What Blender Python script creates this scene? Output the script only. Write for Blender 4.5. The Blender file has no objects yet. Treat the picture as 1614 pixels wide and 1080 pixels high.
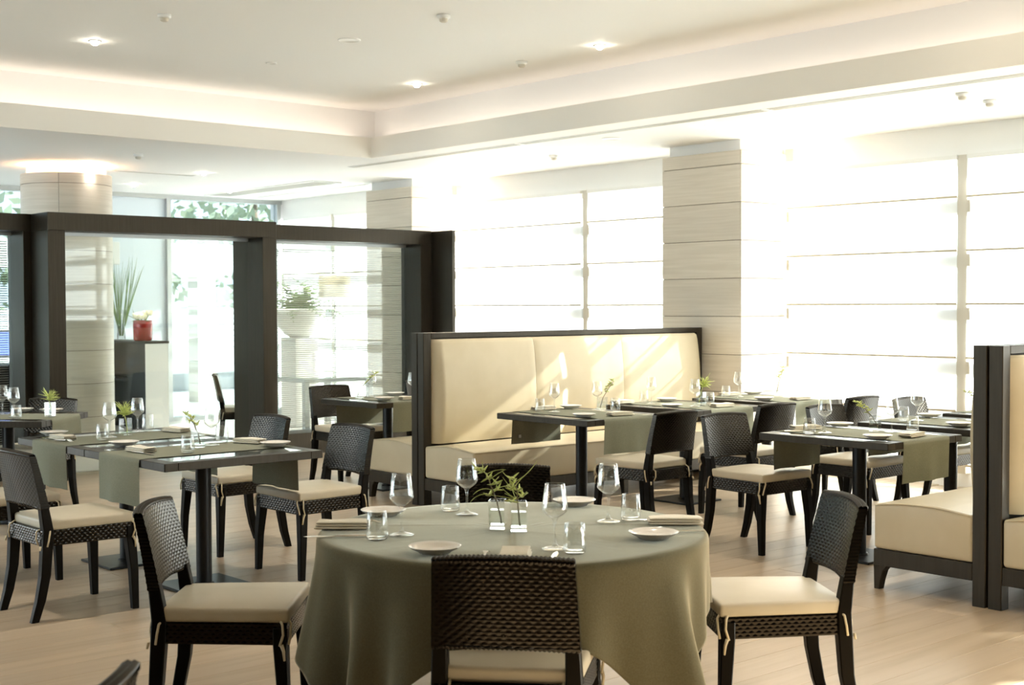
import bpy, math, random
from mathutils import Vector, Matrix, noise

# ------------------------------------------------------------------ camera, sky, sun, exposure
S = bpy.context.scene
COL = S.collection
PI = math.pi
cam = bpy.data.cameras.new('camera')
cam_o = bpy.data.objects.new('camera', cam)
COL.objects.link(cam_o)
_yaw, _pitch, _roll = -0.846963, -0.0278107, -0.0035875
_f = Vector((math.sin(_yaw) * math.cos(_pitch), math.cos(_yaw) * math.cos(_pitch), math.sin(_pitch)))
_r = Vector((math.cos(_yaw), -math.sin(_yaw), 0))
_u = _r.cross(_f)
_c, _s = math.cos(_roll), math.sin(_roll)
_R, _U = _c * _r + _s * _u, -_s * _r + _c * _u
cam_o.matrix_world = Matrix(((_R.x, _U.x, -_f.x, 0), (_R.y, _U.y, -_f.y, 0), (_R.z, _U.z, -_f.z, 1.52), (0, 0, 0, 1)))
cam.sensor_width = 36.0
cam.lens = 2127.4 * 36.0 / 1614.0
cam.clip_start = 0.05
cam.clip_end = 300
cam.dof.use_dof = True
cam.dof.focus_distance = 6.6
cam.dof.aperture_fstop = 5.6
S.camera = cam_o

S.view_settings.view_transform = 'Standard'
S.view_settings.look = 'None'
S.view_settings.gamma = 1.0
S.view_settings.use_curve_mapping = False
S.view_settings.exposure = 3.22
S.cycles.use_denoising = True
S.cycles.max_bounces = 10
S.cycles.diffuse_bounces = 5
S.cycles.glossy_bounces = 4
S.cycles.transmission_bounces = 8
S.cycles.transparent_max_bounces = 24
S.cycles.sample_clamp_indirect = 6.0
S.cycles.caustics_reflective = False
S.cycles.caustics_refractive = False

W = bpy.data.worlds.new('sky')
S.world = W
W.use_nodes = True
_bg = W.node_tree.nodes['Background']
_bg.inputs[0].default_value = (0.80, 0.90, 1.0, 1)
_bg.inputs[1].default_value = 0.75

sun = bpy.data.lights.new('sun', 'SUN')
sun.energy = 6.5
sun.angle = math.radians(0.6)
sun.color = (1.0, 0.96, 0.90)
sun_o = bpy.data.objects.new('sun', sun)
COL.objects.link(sun_o)
SUN_DIR = Vector((-0.88, -1.0, -0.575)).normalized()
sun_o.rotation_euler = SUN_DIR.to_track_quat('-Z', 'Y').to_euler()
sun_o.location = (5, 14, 8)

def area_light(name, loc, sx, sy, energy, color, rot):
    l = bpy.data.lights.new(name, 'AREA')
    l.shape = 'RECTANGLE'; l.size = sx; l.size_y = sy; l.energy = energy; l.color = color
    o = bpy.data.objects.new(name, l); COL.objects.link(o)
    o.location = loc; o.rotation_euler = rot
    return o

# cove lighting hidden behind the lips of the raised ceiling tray (the room's own strip lamps)
COVE = (1.0, 0.80, 0.65)
area_light('cove_strip_light', (-5.2, 7.965, 3.15), 11.6, 0.06, 0.85, COVE, (PI, 0, 0))
area_light('cove_strip_light', (-11.11, 2.6, 3.15), 0.06, 10.4, 1.25, COVE, (PI, 0, 0))

# ------------------------------------------------------------------ helpers
rng = random.Random(7)

class MB:
    """collects primitives and links them as one mesh object"""
    def __init__(s): s.v = []; s.f = []
    def add(s, vs, fs):
        n = len(s.v); s.v += [tuple(q) for q in vs]; s.f += [tuple(i + n for i in f) for f in fs]; return s
    def box(s, x0, x1, y0, y1, z0, z1):
        return s.add([(x0,y0,z0),(x1,y0,z0),(x1,y1,z0),(x0,y1,z0),(x0,y0,z1),(x1,y0,z1),(x1,y1,z1),(x0,y1,z1)],
                     [(0,3,2,1),(4,5,6,7),(0,1,5,4),(1,2,6,5),(2,3,7,6),(3,0,4,7)])
    def cbox(s, x0, x1, y0, y1, z0, z1, c=0.004):
        """box with chamfered edges"""
        lo = (x0, y0, z0); hi = (x1, y1, z1); vs = []; idx = {}
        for sx in (0,1):
            for sy in (0,1):
                for sz in (0,1):
                    p = [hi[0] if sx else lo[0], hi[1] if sy else lo[1], hi[2] if sz else lo[2]]
                    d = (-1 if sx else 1, -1 if sy else 1, -1 if sz else 1)
                    for ax in range(3):
                        q = [p[k] + (0 if k == ax else d[k] * c) for k in range(3)]
                        idx[(sx,sy,sz,ax)] = len(vs); vs.append(q)
        fs = []
        for ax in range(3):
            o1, o2 = (ax + 1) % 3, (ax + 2) % 3
            for sd in (0,1):
                ring = []
                for a, b in ((0,0),(1,0),(1,1),(0,1)):
                    k = [0,0,0]; k[ax] = sd; k[o1] = a; k[o2] = b
                    ring.append(idx[tuple(k) + (ax,)])
                fs.append(ring if sd else ring[::-1])
        for ax in range(3):
            o1, o2 = (ax + 1) % 3, (ax + 2) % 3
            for a in (0,1):
                for b in (0,1):
                    k0 = [0,0,0]; k0[o1] = a; k0[o2] = b; k1 = list(k0); k1[ax] = 1
                    q = [idx[tuple(k0)+(o1,)], idx[tuple(k1)+(o1,)], idx[tuple(k1)+(o2,)], idx[tuple(k0)+(o2,)]]
                    fs.append(q if a == b else q[::-1])
        for sx in (0,1):
            for sy in (0,1):
                for sz in (0,1):
                    t = [idx[(sx,sy,sz,0)], idx[(sx,sy,sz,1)], idx[(sx,sy,sz,2)]]
                    fs.append(t if (sx + sy + sz) % 2 else t[::-1])
        return s.add(vs, fs)
    def rbox(s, c, size, r, n=4, dome=0.0, taper=0.0):
        """rounded box, optional domed top and narrower back (-y)"""
        hx, hy, hz = (q / 2 for q in size)
        r = min(r, hx, hy, hz)
        cache = {}; vs = []; fs = []
        # parametrise each axis: rounded borders plus inner span
        def steps(h):
            inner = h - r
            m = max(1, n)
            a = [-(inner + r * math.cos(k / m * PI / 2)) for k in range(m)]
            k2 = 3
            mid = [-inner + 2 * inner * k / k2 for k in range(k2 + 1)]
            b = [-q for q in a[::-1]]
            return a + mid + b
        ax = [steps(h) for h in (hx, hy, hz)]
        hs = (hx, hy, hz)
        def pt(i, j, k):
            key = (i, j, k)
            if key in cache: return cache[key]
            p = Vector((ax[0][i], ax[1][j], ax[2][k]))
            q = Vector([max(-(hs[t]-r), min(hs[t]-r, p[t])) for t in range(3)])
            d = p - q
            # push to cube surface direction
            if d.length > 1e-9: p = q + d.normalized() * r
            u = p.x / hx; v = p.y / hy
            if p.z > 0 and dome: p.z += dome * max(0, 1 - u * u) * max(0, 1 - v * v)
            if taper: p.x *= 1 - taper * (1 - v) / 2
            cache[key] = len(vs); vs.append(p + Vector(c)); return cache[key]
        N = [len(a) - 1 for a in ax]
        for i in range(N[0]):
            for j in range(N[1]):
                fs.append((pt(i,j,0), pt(i,j+1,0), pt(i+1,j+1,0), pt(i+1,j,0)))
                fs.append((pt(i,j,N[2]), pt(i+1,j,N[2]), pt(i+1,j+1,N[2]), pt(i,j+1,N[2])))
        for i in range(N[0]):
            for k in range(N[2]):
                fs.append((pt(i,0,k), pt(i+1,0,k), pt(i+1,0,k+1), pt(i,0,k+1)))
                fs.append((pt(i,N[1],k), pt(i,N[1],k+1), pt(i+1,N[1],k+1), pt(i+1,N[1],k)))
        for j in range(N[1]):
            for k in range(N[2]):
                fs.append((pt(0,j,k), pt(0,j,k+1), pt(0,j+1,k+1), pt(0,j+1,k)))
                fs.append((pt(N[0],j,k), pt(N[0],j+1,k), pt(N[0],j+1,k+1), pt(N[0],j,k+1)))
        return s.add(vs, fs)
    def tube(s, pts, rad, n=8, cap=True):
        pts = [Vector(p) for p in pts]; m = len(pts)
        rad = rad if hasattr(rad, '__len__') else [rad] * m
        vs = []; fs = []
        up = None
        for i, p in enumerate(pts):
            t = (pts[min(i+1, m-1)] - pts[max(i-1, 0)]).normalized()
            if up is None:
                up = Vector((0,0,1)) if abs(t.z) < .9 else Vector((1,0,0))
            a = (up - t * up.dot(t)).normalized(); b = t.cross(a); up = a
            for k in range(n):
                w = 2 * PI * k / n
                vs.append(p + (a * math.cos(w) + b * math.sin(w)) * rad[i])
        for i in range(m - 1):
            for k in range(n):
                fs.append((i*n+k, i*n+(k+1)%n, (i+1)*n+(k+1)%n, (i+1)*n+k))
        if cap:
            fs.append(tuple(range(n))[::-1]); fs.append(tuple((m-1)*n + k for k in range(n)))
        return s.add(vs, fs)
    def rsweep(s, path, half, c=0.004):
        """rectangular section swept along points in the y-z plane direction; half = [(hx, hy)]"""
        vs = []; fs = []; n = 8
        for (p, (hx, hy)) in zip(path, half):
            for qx, qy in ((-hx+c,-hy),(hx-c,-hy),(hx,-hy+c),(hx,hy-c),(hx-c,hy),(-hx+c,hy),(-hx,hy-c),(-hx,-hy+c)):
                vs.append((p[0]+qx, p[1]+qy, p[2]))
        m = len(path)
        for i in range(m-1):
            for k in range(n):
                fs.append((i*n+k, i*n+(k+1)%n, (i+1)*n+(k+1)%n, (i+1)*n+k))
        fs.append(tuple(range(n))[::-1]); fs.append(tuple((m-1)*n+k for k in range(n)))
        return s.add(vs, fs)
    def lathe(s, prof, n=24, c=(0,0,0), caps=False):
        vs = []; fs = []; m = len(prof)
        for r, z in prof:
            for k in range(n):
                w = 2 * PI * k / n
                vs.append((c[0] + r*math.cos(w), c[1] + r*math.sin(w), c[2] + z))
        for i in range(m-1):
            for k in range(n):
                fs.append((i*n+k, i*n+(k+1)%n, (i+1)*n+(k+1)%n, (i+1)*n+k))
        if caps:
            fs.append(tuple(range(n))[::-1]); fs.append(tuple((m-1)*n+k for k in range(n)))
        return s.add(vs, fs)
    def grid(s, fn, nu, nv, flip=False):
        vs = [fn(i/nu, j/nv) for j in range(nv+1) for i in range(nu+1)]
        fs = []
        for j in range(nv):
            for i in range(nu):
                q = (j*(nu+1)+i, j*(nu+1)+i+1, (j+1)*(nu+1)+i+1, (j+1)*(nu+1)+i)
                fs.append(q[::-1] if flip else q)
        return s.add(vs, fs)
    def mesh(s, name, m, smooth=False):
        me = bpy.data.meshes.new(name); me.from_pydata(s.v, [], s.f)
        me.materials.append(m)
        if smooth: me.polygons.foreach_set('use_smooth', [True] * len(me.polygons))
        me.update(); return me
    def build(s, name, m, parent=None, smooth=False):
        return link(name, s.mesh(name, m, smooth), parent)

def link(name, me, parent=None, loc=None, rz=None):
    o = bpy.data.objects.new(name, me); COL.objects.link(o)
    if parent is not None: o.parent = parent
    if loc is not None: o.location = loc
    if rz is not None: o.rotation_euler = (0, 0, rz)
    return o

def thing(name, label, cat, loc=(0,0,0), rz=0.0, group=None):
    o = bpy.data.objects.new(name, None); COL.objects.link(o)
    o.empty_display_size = .1
    o.location = loc; o.rotation_euler = (0, 0, rz)
    return tag(o, label, cat, group)

def tag(o, label, cat, group=None):
    o['label'] = label; o['category'] = cat
    if group: o['group'] = group
    return o

def struct(o):
    o['kind'] = 'structure'; return o

def dup(root, label, loc, rz=0.0, group=None):
    """a copy of a thing with its parts and sub-parts"""
    r = root.copy(); COL.objects.link(r); r.location = loc; r.rotation_euler = (0, 0, rz)
    r['label'] = label
    if group: r['group'] = group
    for ch in list(root.children):
        c = ch.copy(); COL.objects.link(c); c.parent = r
        for g in ch.children:
            d = g.copy(); COL.objects.link(d); d.parent = c
    return r

# ------------------------------------------------------------------ materials
def M(name, col, rough=.5, metal=0.0, spec=.5, coat=0.0):
    m = bpy.data.materials.new(name); m.use_nodes = True
    b = m.node_tree.nodes['Principled BSDF']
    b.inputs['Base Color'].default_value = (*col, 1)
    b.inputs['Roughness'].default_value = rough
    b.inputs['Metallic'].default_value = metal
    b.inputs['Specular IOR Level'].default_value = spec
    if coat: b.inputs['Coat Weight'].default_value = coat
    return m

def nt(m): return m.node_tree.nodes, m.node_tree.links, m.node_tree.nodes['Principled BSDF']

def grain(m, scale, c2, detail=4.0, bump=0.0, fac_lo=.35, fac_hi=.7, noise_scale=1.0, rand=0.0):
    """noise between the base colour and c2, stretched by scale (object coordinates)"""
    N, L, b = nt(m)
    tc = N.new('ShaderNodeTexCoord'); mp = N.new('ShaderNodeMapping'); mp.inputs['Scale'].default_value = scale
    nz = N.new('ShaderNodeTexNoise'); nz.inputs['Scale'].default_value = noise_scale; nz.inputs['Detail'].default_value = detail
    rp = N.new('ShaderNodeValToRGB')
    c1 = b.inputs['Base Color'].default_value[:]
    rp.color_ramp.elements[0].position = fac_lo; rp.color_ramp.elements[0].color = c1
    rp.color_ramp.elements[1].position = fac_hi; rp.color_ramp.elements[1].color = (*c2, 1)
    L.new(tc.outputs['Object'], mp.inputs['Vector'])
    if rand:
        oi = N.new('ShaderNodeObjectInfo'); vm = N.new('ShaderNodeVectorMath'); vm.operation = 'MULTIPLY_ADD'
        vm.inputs[1].default_value = (37.0, 53.0, 11.0)
        cx = N.new('ShaderNodeCombineXYZ')
        for k in range(3): L.new(oi.outputs['Random'], cx.inputs[k])
        L.new(cx.outputs[0], vm.inputs[0]); L.new(mp.outputs[0], vm.inputs[2]); L.new(vm.outputs[0], nz.inputs['Vector'])
        hs = N.new('ShaderNodeHueSaturation')
        mr = N.new('ShaderNodeMapRange'); mr.inputs['To Min'].default_value = 1 - rand; mr.inputs['To Max'].default_value = 1 + rand
        L.new(oi.outputs['Random'], mr.inputs['Value']); L.new(mr.outputs[0], hs.inputs['Value'])
        L.new(rp.outputs[0], hs.inputs['Color']); L.new(hs.outputs[0], b.inputs['Base Color'])
    else:
        L.new(mp.outputs[0], nz.inputs['Vector']); L.new(rp.outputs[0], b.inputs['Base Color'])
    L.new(nz.outputs['Fac'], rp.inputs['Fac'])
    if bump:
        bp = N.new('ShaderNodeBump'); bp.inputs['Strength'].default_value = bump; bp.inputs['Distance'].default_value = .004
        L.new(nz.outputs['Fac'], bp.inputs['Height']); L.new(bp.outputs[0], b.inputs['Normal'])
    return m

def thin_glass(name, tint=(.97,.985,.98), refl=1.0, rough=0.02):
    """clear sheet: transparent with a Fresnel reflection"""
    m = bpy.data.materials.new(name); m.use_nodes = True
    N, L = m.node_tree.nodes, m.node_tree.links
    N.remove(N['Principled BSDF'])
    t = N.new('ShaderNodeBsdfTransparent'); t.inputs[0].default_value = (*tint, 1)
    g = N.new('ShaderNodeBsdfGlossy'); g.inputs['Roughness'].default_value = rough; g.inputs['Color'].default_value = (1,1,1,1)
    lw = N.new('ShaderNodeLayerWeight'); lw.inputs['Blend'].default_value = .5
    pw = N.new('ShaderNodeMath'); pw.operation = 'POWER'; pw.inputs[1].default_value = 4.5
    fr = N.new('ShaderNodeMath'); fr.operation = 'MULTIPLY_ADD'; fr.inputs[1].default_value = .95; fr.inputs[2].default_value = .045
    L.new(lw.outputs['Facing'], pw.inputs[0]); L.new(pw.outputs[0], fr.inputs[0])
    mu = N.new('ShaderNodeMath'); mu.operation = 'MULTIPLY'; mu.inputs[1].default_value = refl; mu.use_clamp = True
    mx = N.new('ShaderNodeMixShader')
    L.new(fr.outputs[0], mu.inputs[0]); L.new(mu.outputs[0], mx.inputs[0])
    L.new(t.outputs[0], mx.inputs[1]); L.new(g.outputs[0], mx.inputs[2]); L.new(mx.outputs[0], N['Material Output'].inputs[0])
    return m

def fabric_light(name, col, trans, see):
    """sheer blind cloth: diffuse + translucent + a little straight-through"""
    m = bpy.data.materials.new(name); m.use_nodes = True
    N, L = m.node_tree.nodes, m.node_tree.links
    N.remove(N['Principled BSDF'])
    d = N.new('ShaderNodeBsdfDiffuse'); d.inputs[0].default_value = (*col, 1)
    t = N.new('ShaderNodeBsdfTranslucent'); t.inputs[0].default_value = (*col, 1)
    p = N.new('ShaderNodeBsdfTransparent')
    a = N.new('ShaderNodeMixShader'); a.inputs[0].default_value = trans
    b = N.new('ShaderNodeMixShader'); b.inputs[0].default_value = see
    L.new(d.outputs[0], a.inputs[1]); L.new(t.outputs[0], a.inputs[2])
    L.new(a.outputs[0], b.inputs[1]); L.new(p.outputs[0], b.inputs[2]); L.new(b.outputs[0], N['Material Output'].inputs[0])
    return m

def glow(name, col, strength):
    m = bpy.data.materials.new(name); m.use_nodes = True
    b = m.node_tree.nodes['Principled BSDF']
    b.inputs['Emission Color'].default_value = (*col, 1); b.inputs['Emission Strength'].default_value = strength
    return m

m_paint = M('warm_white_paint', (.87, .87, .86), .7, spec=.2)
m_trim = M('cove_lip_paint', (.86, .84, .79), .6, spec=.25)
m_clad = grain(M('pale_veneer_cladding', (.61, .55, .46), .45), (2, 2, 55), (.69, .63, .54), rand=.05)
m_joint = M('cladding_joint', (.16, .12, .08), .8)
m_wenge = grain(M('wenge_wood', (.017, .0138, .0100), .40, spec=.36), (60, 60, 3), (.027, .022, .016))
m_wenge.node_tree.nodes['Principled BSDF'].inputs['Specular Tint'].default_value = (1, .86, .68, 1)
m_rattan = M('black_rattan', (.0028, .0023, .0017), .20, spec=.36)
m_leg = M('black_leg', (.0045, .0036, .0026), .45, spec=.10)
for _m in (m_rattan, m_leg):
    _m.node_tree.nodes['Principled BSDF'].inputs['Specular Tint'].default_value = (1, .84, .66, 1)
m_cush = grain(M('cream_cushion', (.575, .50, .365), .42, spec=.35), (6, 6, 6), (.615, .54, .405))
m_tie = M('cream_tie', (.66, .56, .38), .8)
m_leather = grain(M('cream_leather', (.58, .495, .335), .40, spec=.4), (5, 5, 5), (.62, .535, .375), bump=.04)
m_cloth = grain(M('olive_linen', (.118, .104, .060), .9, spec=.1), (180, 180, 180), (.14, .124, .074), bump=.12)
m_cloth.node_tree.nodes['Principled BSDF'].inputs['Sheen Weight'].default_value = 1.0
m_cloth.node_tree.nodes['Principled BSDF'].inputs['Sheen Roughness'].default_value = .32
m_cloth.node_tree.nodes['Principled BSDF'].inputs['Sheen Tint'].default_value = (1, .93, .74, 1)
m_run = grain(M('sage_linen', (.225, .225, .165), .9, spec=.1), (160, 160, 160), (.265, .265, .20), bump=.12)
m_nap = grain(M('ivory_napkin', (.74, .68, .56), .85, spec=.15), (150, 150, 150), (.78, .72, .60), bump=.1)
m_tagm = M('pale_tag', (.62, .62, .58), .7)
m_china = M('white_china', (.82, .77, .70), .16, spec=.5)
m_steel = M('polished_steel', (.72, .68, .60), .18, metal=1.0)
m_black = M('black_metal', (.008, .0075, .007), .36, spec=.3)
m_inset = M('table_glass_inset', (.10, .105, .085), .07, spec=.6, coat=.3)
m_glass = thin_glass('drinking_glass', (.985, .99, .985), 2.1)
m_pane = thin_glass('window_pane', (.94, .97, .955), .9)
m_facade = thin_glass('tinted_facade_pane', (.47, .51, .52), .9)
m_water = thin_glass('vase_water', (.95, .97, .955), .6)
m_stem = M('flower_stem', (.16, .12, .05), .6)
m_green = M('spider_orchid_green', (.60, .66, .20), .5)
m_lime = M('lime_blossom', (.66, .68, .28), .5)
m_leaf = grain(M('leaf_green', (.10, .20, .05), .5), (9, 9, 9), (.22, .34, .10))
m_blind = fabric_light('sheer_blind_cloth', (.90, .92, .94), .40, .06)
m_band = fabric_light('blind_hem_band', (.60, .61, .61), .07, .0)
m_rod = M('blind_rod', (.55, .48, .36), .6)
m_frame = M('pale_window_frame', (.62, .58, .50), .5)
m_alu = M('grey_aluminium', (.45, .47, .47), .4, metal=.6)
m_white = M('white_gloss', (.82, .82, .80), .3)
m_oak = grain(M('pale_oak', (.45, .345, .235), .36, spec=.42), (16, 1.1, 1), (.37, .275, .175), detail=6, fac_lo=.40, fac_hi=.72, rand=.07, bump=.03)
m_oakbase = M('floor_gap', (.20, .14, .09), .8)
m_tile = M('pale_lobby_floor', (.60, .57, .52), .25)
m_frost = fabric_light('frosted_glass', (.74, .80, .84), .16, .0)
m_lamp = glow('halogen_lamp', (1.0, .90, .74), 12.0)
m_bulb = glow('wall_wash_lamp', (1.0, .80, .58), 30.0)
m_ring = glow('ring_lamp', (1.0, .50, .24), 3.0)
m_slot = M('slot_grille', (.50, .49, .45), .6)
m_red = M('red_glazed_pot', (.33, .015, .012), .15)
m_tree = grain(M('hazy_tree_leaf', (.30, .36, .24), .7), (.8, .8, .8), (.46, .52, .38))
m_petal = M('cream_petal', (.86, .82, .58), .6)
m_conc = M('pale_concrete', (.55, .55, .53), .8)
m_fence = M('white_fence', (.85, .86, .86), .6)
m_bark = M('bark', (.16, .12, .08), .9)
m_shade = fabric_light('lamp_shade_linen', (.72, .66, .52), .35, .0)
m_screen = glow('blue_screen', (.05, .10, .38), .6)
m_dark = M('dark_cabinet', (.013, .012, .010), .4, spec=.2)
m_seam = M('leather_seam', (.42, .33, .18), .7)
m_ground = M('forecourt_ground', (.50, .50, .48), .9)

# ------------------------------------------------------------------ room shell
ZC, ZT = 2.985, 3.48                      # soffit and tray ceilings
YW = 10.12                                # window wall
XG = -16.30                               # lobby glass wall
LIPX, LIPY = -11.01, 7.87
XR, YB = 1.6, -3.0

floor = struct(MB().box(-11.9, XR, YB, YW + .3, -.10, -.012).build('floor', m_oakbase))
pl = []
for Ln in (2.4, 1.9, 1.4):
    pl.append(MB().cbox(-.0945, .0945, 0, Ln - .0015, -.014, 0, .0012).mesh('plank', m_oak))
plain = MB().box(-.0945, .0945, 0, 1, -.014, 0).mesh('plank', m_oak)
x = -11.70
n_pl = 0
while x < -0.2:
    y = -.3 - rng.random() * 1.2
    while y < YW:
        k = rng.choice((0, 0, 0, 1))
        Ln = (2.4, 1.9, 1.4)[k]
        # keep only boards the picture can show
        d = (-.749 * x + .662 * y); lat = (.662 * x + .749 * (y + Ln / 2))
        if d > 1.2 and abs(lat) < .52 * d + 1.3 and y + Ln < YW + 1.5:
            o = link('plank', pl[k], floor, (x, y, 0)); n_pl += 1
        y += Ln
    x += .19
print('planks', n_pl)
# the rest of the boards, out of the picture or under the furniture edge, stay one part
rest = MB().box(-11.9, XR, YB, YW + .3, -.0125, -.006).build('board_field', m_oak, floor)
rest['kind'] = 'stuff'
fl2 = struct(MB().box(-24.0, -11.9, YB, YW + .3, -.10, 0).build('floor', m_tile))

ceil = MB()
ceil.box(-16.6, XR, LIPY + .03, YW + .2, ZC, ZC + .15)
ceil.box(-16.6, LIPX - .03, YB, LIPY + .03, ZC, ZC + .15)
ceil.box(LIPX - .3, XR, YB, LIPY + .3, ZT, ZT + .1)
ceil = struct(ceil.build('ceiling', m_paint))
t1 = struct(MB().box(LIPX - .03, XR, LIPY, LIPY + .03, ZC, 3.185).box(LIPX - .03, LIPX, YB, LIPY, ZC, 3.185).build('trim_1', m_trim))
t2 = struct(MB().box(LIPX - .26, XR, LIPY + .19, LIPY + .25, ZC + .1, ZT).box(LIPX - .26, LIPX - .20, YB, LIPY + .19, ZC + .1, ZT).build('trim_2', m_paint))
# window wall: header, low sill, end piece
wb = MB().box(-16.6, XR, YW, YW + .25, 2.735, ZC).box(-16.6, XR, YW + .05, YW + .25, -.02, .12)
wb = struct(wb.build('wall_back', m_paint))
wr = struct(MB().box(XR, XR + .15, YB, YW + .3, 2.9, ZT).box(XR, XR + .15, YB, YW + .3, -.02, .10).box(XR, XR + .15, YB, 6.35, .10, 2.9).build('wall_right', m_wenge))  # unseen wall, dark wood chosen to cut bounce
w6 = MB()
for k in range(5, 8): w6.box(XR + .03, XR + .10, YB + k * 1.87 - .03, YB + k * 1.87 + .03, .10, 2.9)
w6 = struct(w6.build('window_6', m_frame))  # unseen glazing added as daylight fill from the right
for k in range(5, 7): MB().box(XR + .06, XR + .068, YB + k * 1.87 + .03, YB + (k + 1) * 1.87 - .03, .10, 2.9).build('pane', m_pane, w6)
wf = struct(MB().box(-7.4, XR, YB - .15, YB, 0, ZT).box(-16.6, -7.4, YB - .15, YB, 2.9, ZT).box(-16.6, -7.4, YB - .15, YB, -.02, .10).build('wall_front', m_wenge))  # out of view, made dark to hold back front light
w7 = MB()
for k in range(6): w7.box(-16.5 + k * 1.81 - .03, -16.5 + k * 1.81 + .03, YB - .10, YB - .03, .10, 2.9)
w7 = struct(w7.build('window_7', m_frame))  # unseen glazing added to brighten the left side of the room
for k in range(5): MB().box(-16.5 + k * 1.81 + .03, -16.5 + (k + 1) * 1.81 - .03, YB - .068, YB - .06, .10, 2.9).build('pane', m_pane, w7)

# windows with frames, panes and mullions
def window(n, x0, x1, mull):
    o = MB()
    y0, y1 = YW + .10, YW + .17
    o.box(x0, x1, y0, y1, 2.66, 2.735).box(x0, x1, y0, y1, .12, .20)
    o.box(x0, x0 + .06, y0, y1, .20, 2.66).box(x1 - .06, x1, y0, y1, .20, 2.66)
    f = struct(o.build('window_%d' % n, m_frame))
    MB().box(mull - .035, mull + .055, YW - .028, YW + .17, .12, 2.734).build('mullion', m_frame, f)
    MB().box(x0 + .06, mull - .04, YW + .13, YW + .138, .20, 2.66).build('pane', m_pane, f)
    MB().box(mull + .055, x1 - .06, YW + .13, YW + .138, .20, 2.66).build('pane', m_pane, f)
    return f
BAYS = [(1, -7.62, -3.75, -5.86), (2, -12.43, -8.56, -10.24), (3, -16.25, -13.33, -15.0), (4, -2.81, 1.06, -1.05)]
for b in BAYS: window(*b)

# roman blinds, one cloth panel per fold
FOLD = [2.735, 2.393, 1.953, 1.515, 1.074, .634, .20]
def blind(x0, x1, label, lift=0):
    t = thing('roman_blind', label, 'blind', ((x0 + x1) / 2, YW - .035, 0), 0, 'roman blinds along the window wall')
    hw = (x1 - x0) / 2
    zs = FOLD[:len(FOLD) - lift]
    MB().box(-hw, hw, -.015, .03, 2.700, 2.734).build('head_rail', m_white, t)
    for k in range(len(zs) - 1):
        a, b = zs[k], zs[k + 1]
        ph = rng.random() * 6
        MB().grid(lambda u, v: (-hw + 2 * hw * u, .012 * math.sin(v * PI) * math.sin(u * 9 + ph) * .5 - .006 * (1 - v), b + (a - b) * v), 12, 5).build('fabric_panel', m_blind, t, True)
        if k < len(zs) - 2:
            MB().box(-hw, hw, -.016, -.004, b - .009, b + .009).build('fold_rod', m_rod, t)
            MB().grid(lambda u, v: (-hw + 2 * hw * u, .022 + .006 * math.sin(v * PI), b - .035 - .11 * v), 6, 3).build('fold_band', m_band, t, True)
            MB().box(-hw + .010, -hw + .040, -.030, -.024, b - .13, b - .03).build('cord_clip', m_frame, t)
    MB().box(-hw, hw, -.012, .004, zs[-1] - .02, zs[-1]).build('bottom_bar', m_rod, t)
blind(-7.60, -5.89, 'white roman blind right of the near square column')
blind(-5.80, -3.76, 'white roman blind above the right bench, cut by the right frame edge')
blind(-12.41, -10.29, 'white roman blind between the two square columns, left of the mullion')
blind(-10.19, -8.58, 'white roman blind just left of the near square column')
blind(-16.2, -15.03, 'white roman blind in the lobby window, left half')
blind(-14.95, -13.35, 'white roman blind behind the glass partition, left of the far column')
blind(-2.79, -1.09, 'white roman blind beyond the right bench, left of its mullion', 1)
blind(-1.0, 1.04, 'white roman blind at the right end of the window wall', 1)

# square columns clad in boards
JZ = [.05, .39, .73, 1.067, 1.41, 1.752, 2.09, 2.428, 2.765]
def column(x0, x1, label):
    y0, y1 = 9.45, YW
    t = thing('column', label, 'column', (0, 0, 0))
    MB().box(x0 + .05, x1 - .05, y0 + .05, y1, 0, ZC).build('neck', m_paint, t)
    MB().box(x0 + .012, x1 - .012, y0 + .012, y1, .0, 2.885).build('core', m_joint, t)
    zs = [.0] + JZ + [2.89]
    g = .0025
    for a, b in zip(zs, zs[1:]):
        for bx in ((x0 + .012, x1 - .012, y0, y0 + .02), (x1 - .02, x1, y0 + .003, y1), (x0, x0 + .02, y0 + .003, y1)):
            MB().cbox(bx[0], bx[1], bx[2], bx[3], a + g, b - g, .002).build('cladding_panel', m_clad, t)
    return t
column(-8.56, -7.625, 'near square column clad in pale boards at the end of the long bench')
column(-13.33, -12.43, 'far square column clad in pale boards beyond the glass partition')
column(-3.75, -2.81, 'square column clad in pale boards right of the frame, behind the right bench')

# round column
def round_column():
    cx, cy, R = -13.62, 5.86, .455
    t = thing('round_column', 'thick round column clad in pale curved boards with a glowing neck', 'column', (cx, cy, 0))
    MB().lathe([(R - .012, 0), (R - .012, 2.875)], 40).build('core', m_joint, t, True)
    MB().lathe([(R, 2.872), (R, 2.88), (R - .07, 2.88)], 40).build('cap_ring', m_clad, t)
    MB().lathe([(R - .06, 2.80), (R - .06, ZC)], 40).build('neck', m_paint, t, True)
    MB().lathe([(R - .045, 2.868), (R - .02, 2.868), (R - .02, 2.884), (R - .045, 2.884)], 40).build('ring_lamp', m_ring, t)
    zs = [0] + [.05, .39, .73, 1.07, 1.41, 1.75, 2.09, 2.43, 2.77] + [2.875]
    a0 = math.radians(-33)
    for a, b in zip(zs, zs[1:]):
        for q in range(4):
            w0, w1 = a0 + q * PI / 2 + .004, a0 + (q + 1) * PI / 2 - .004
            MB().grid(lambda u, v: (R * math.cos(w0 + (w1 - w0) * u), R * math.sin(w0 + (w1 - w0) * u), a + .0025 + (b - a - .005) * v), 10, 1).build('cladding_panel', m_clad, t, True)
round_column()

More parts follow.
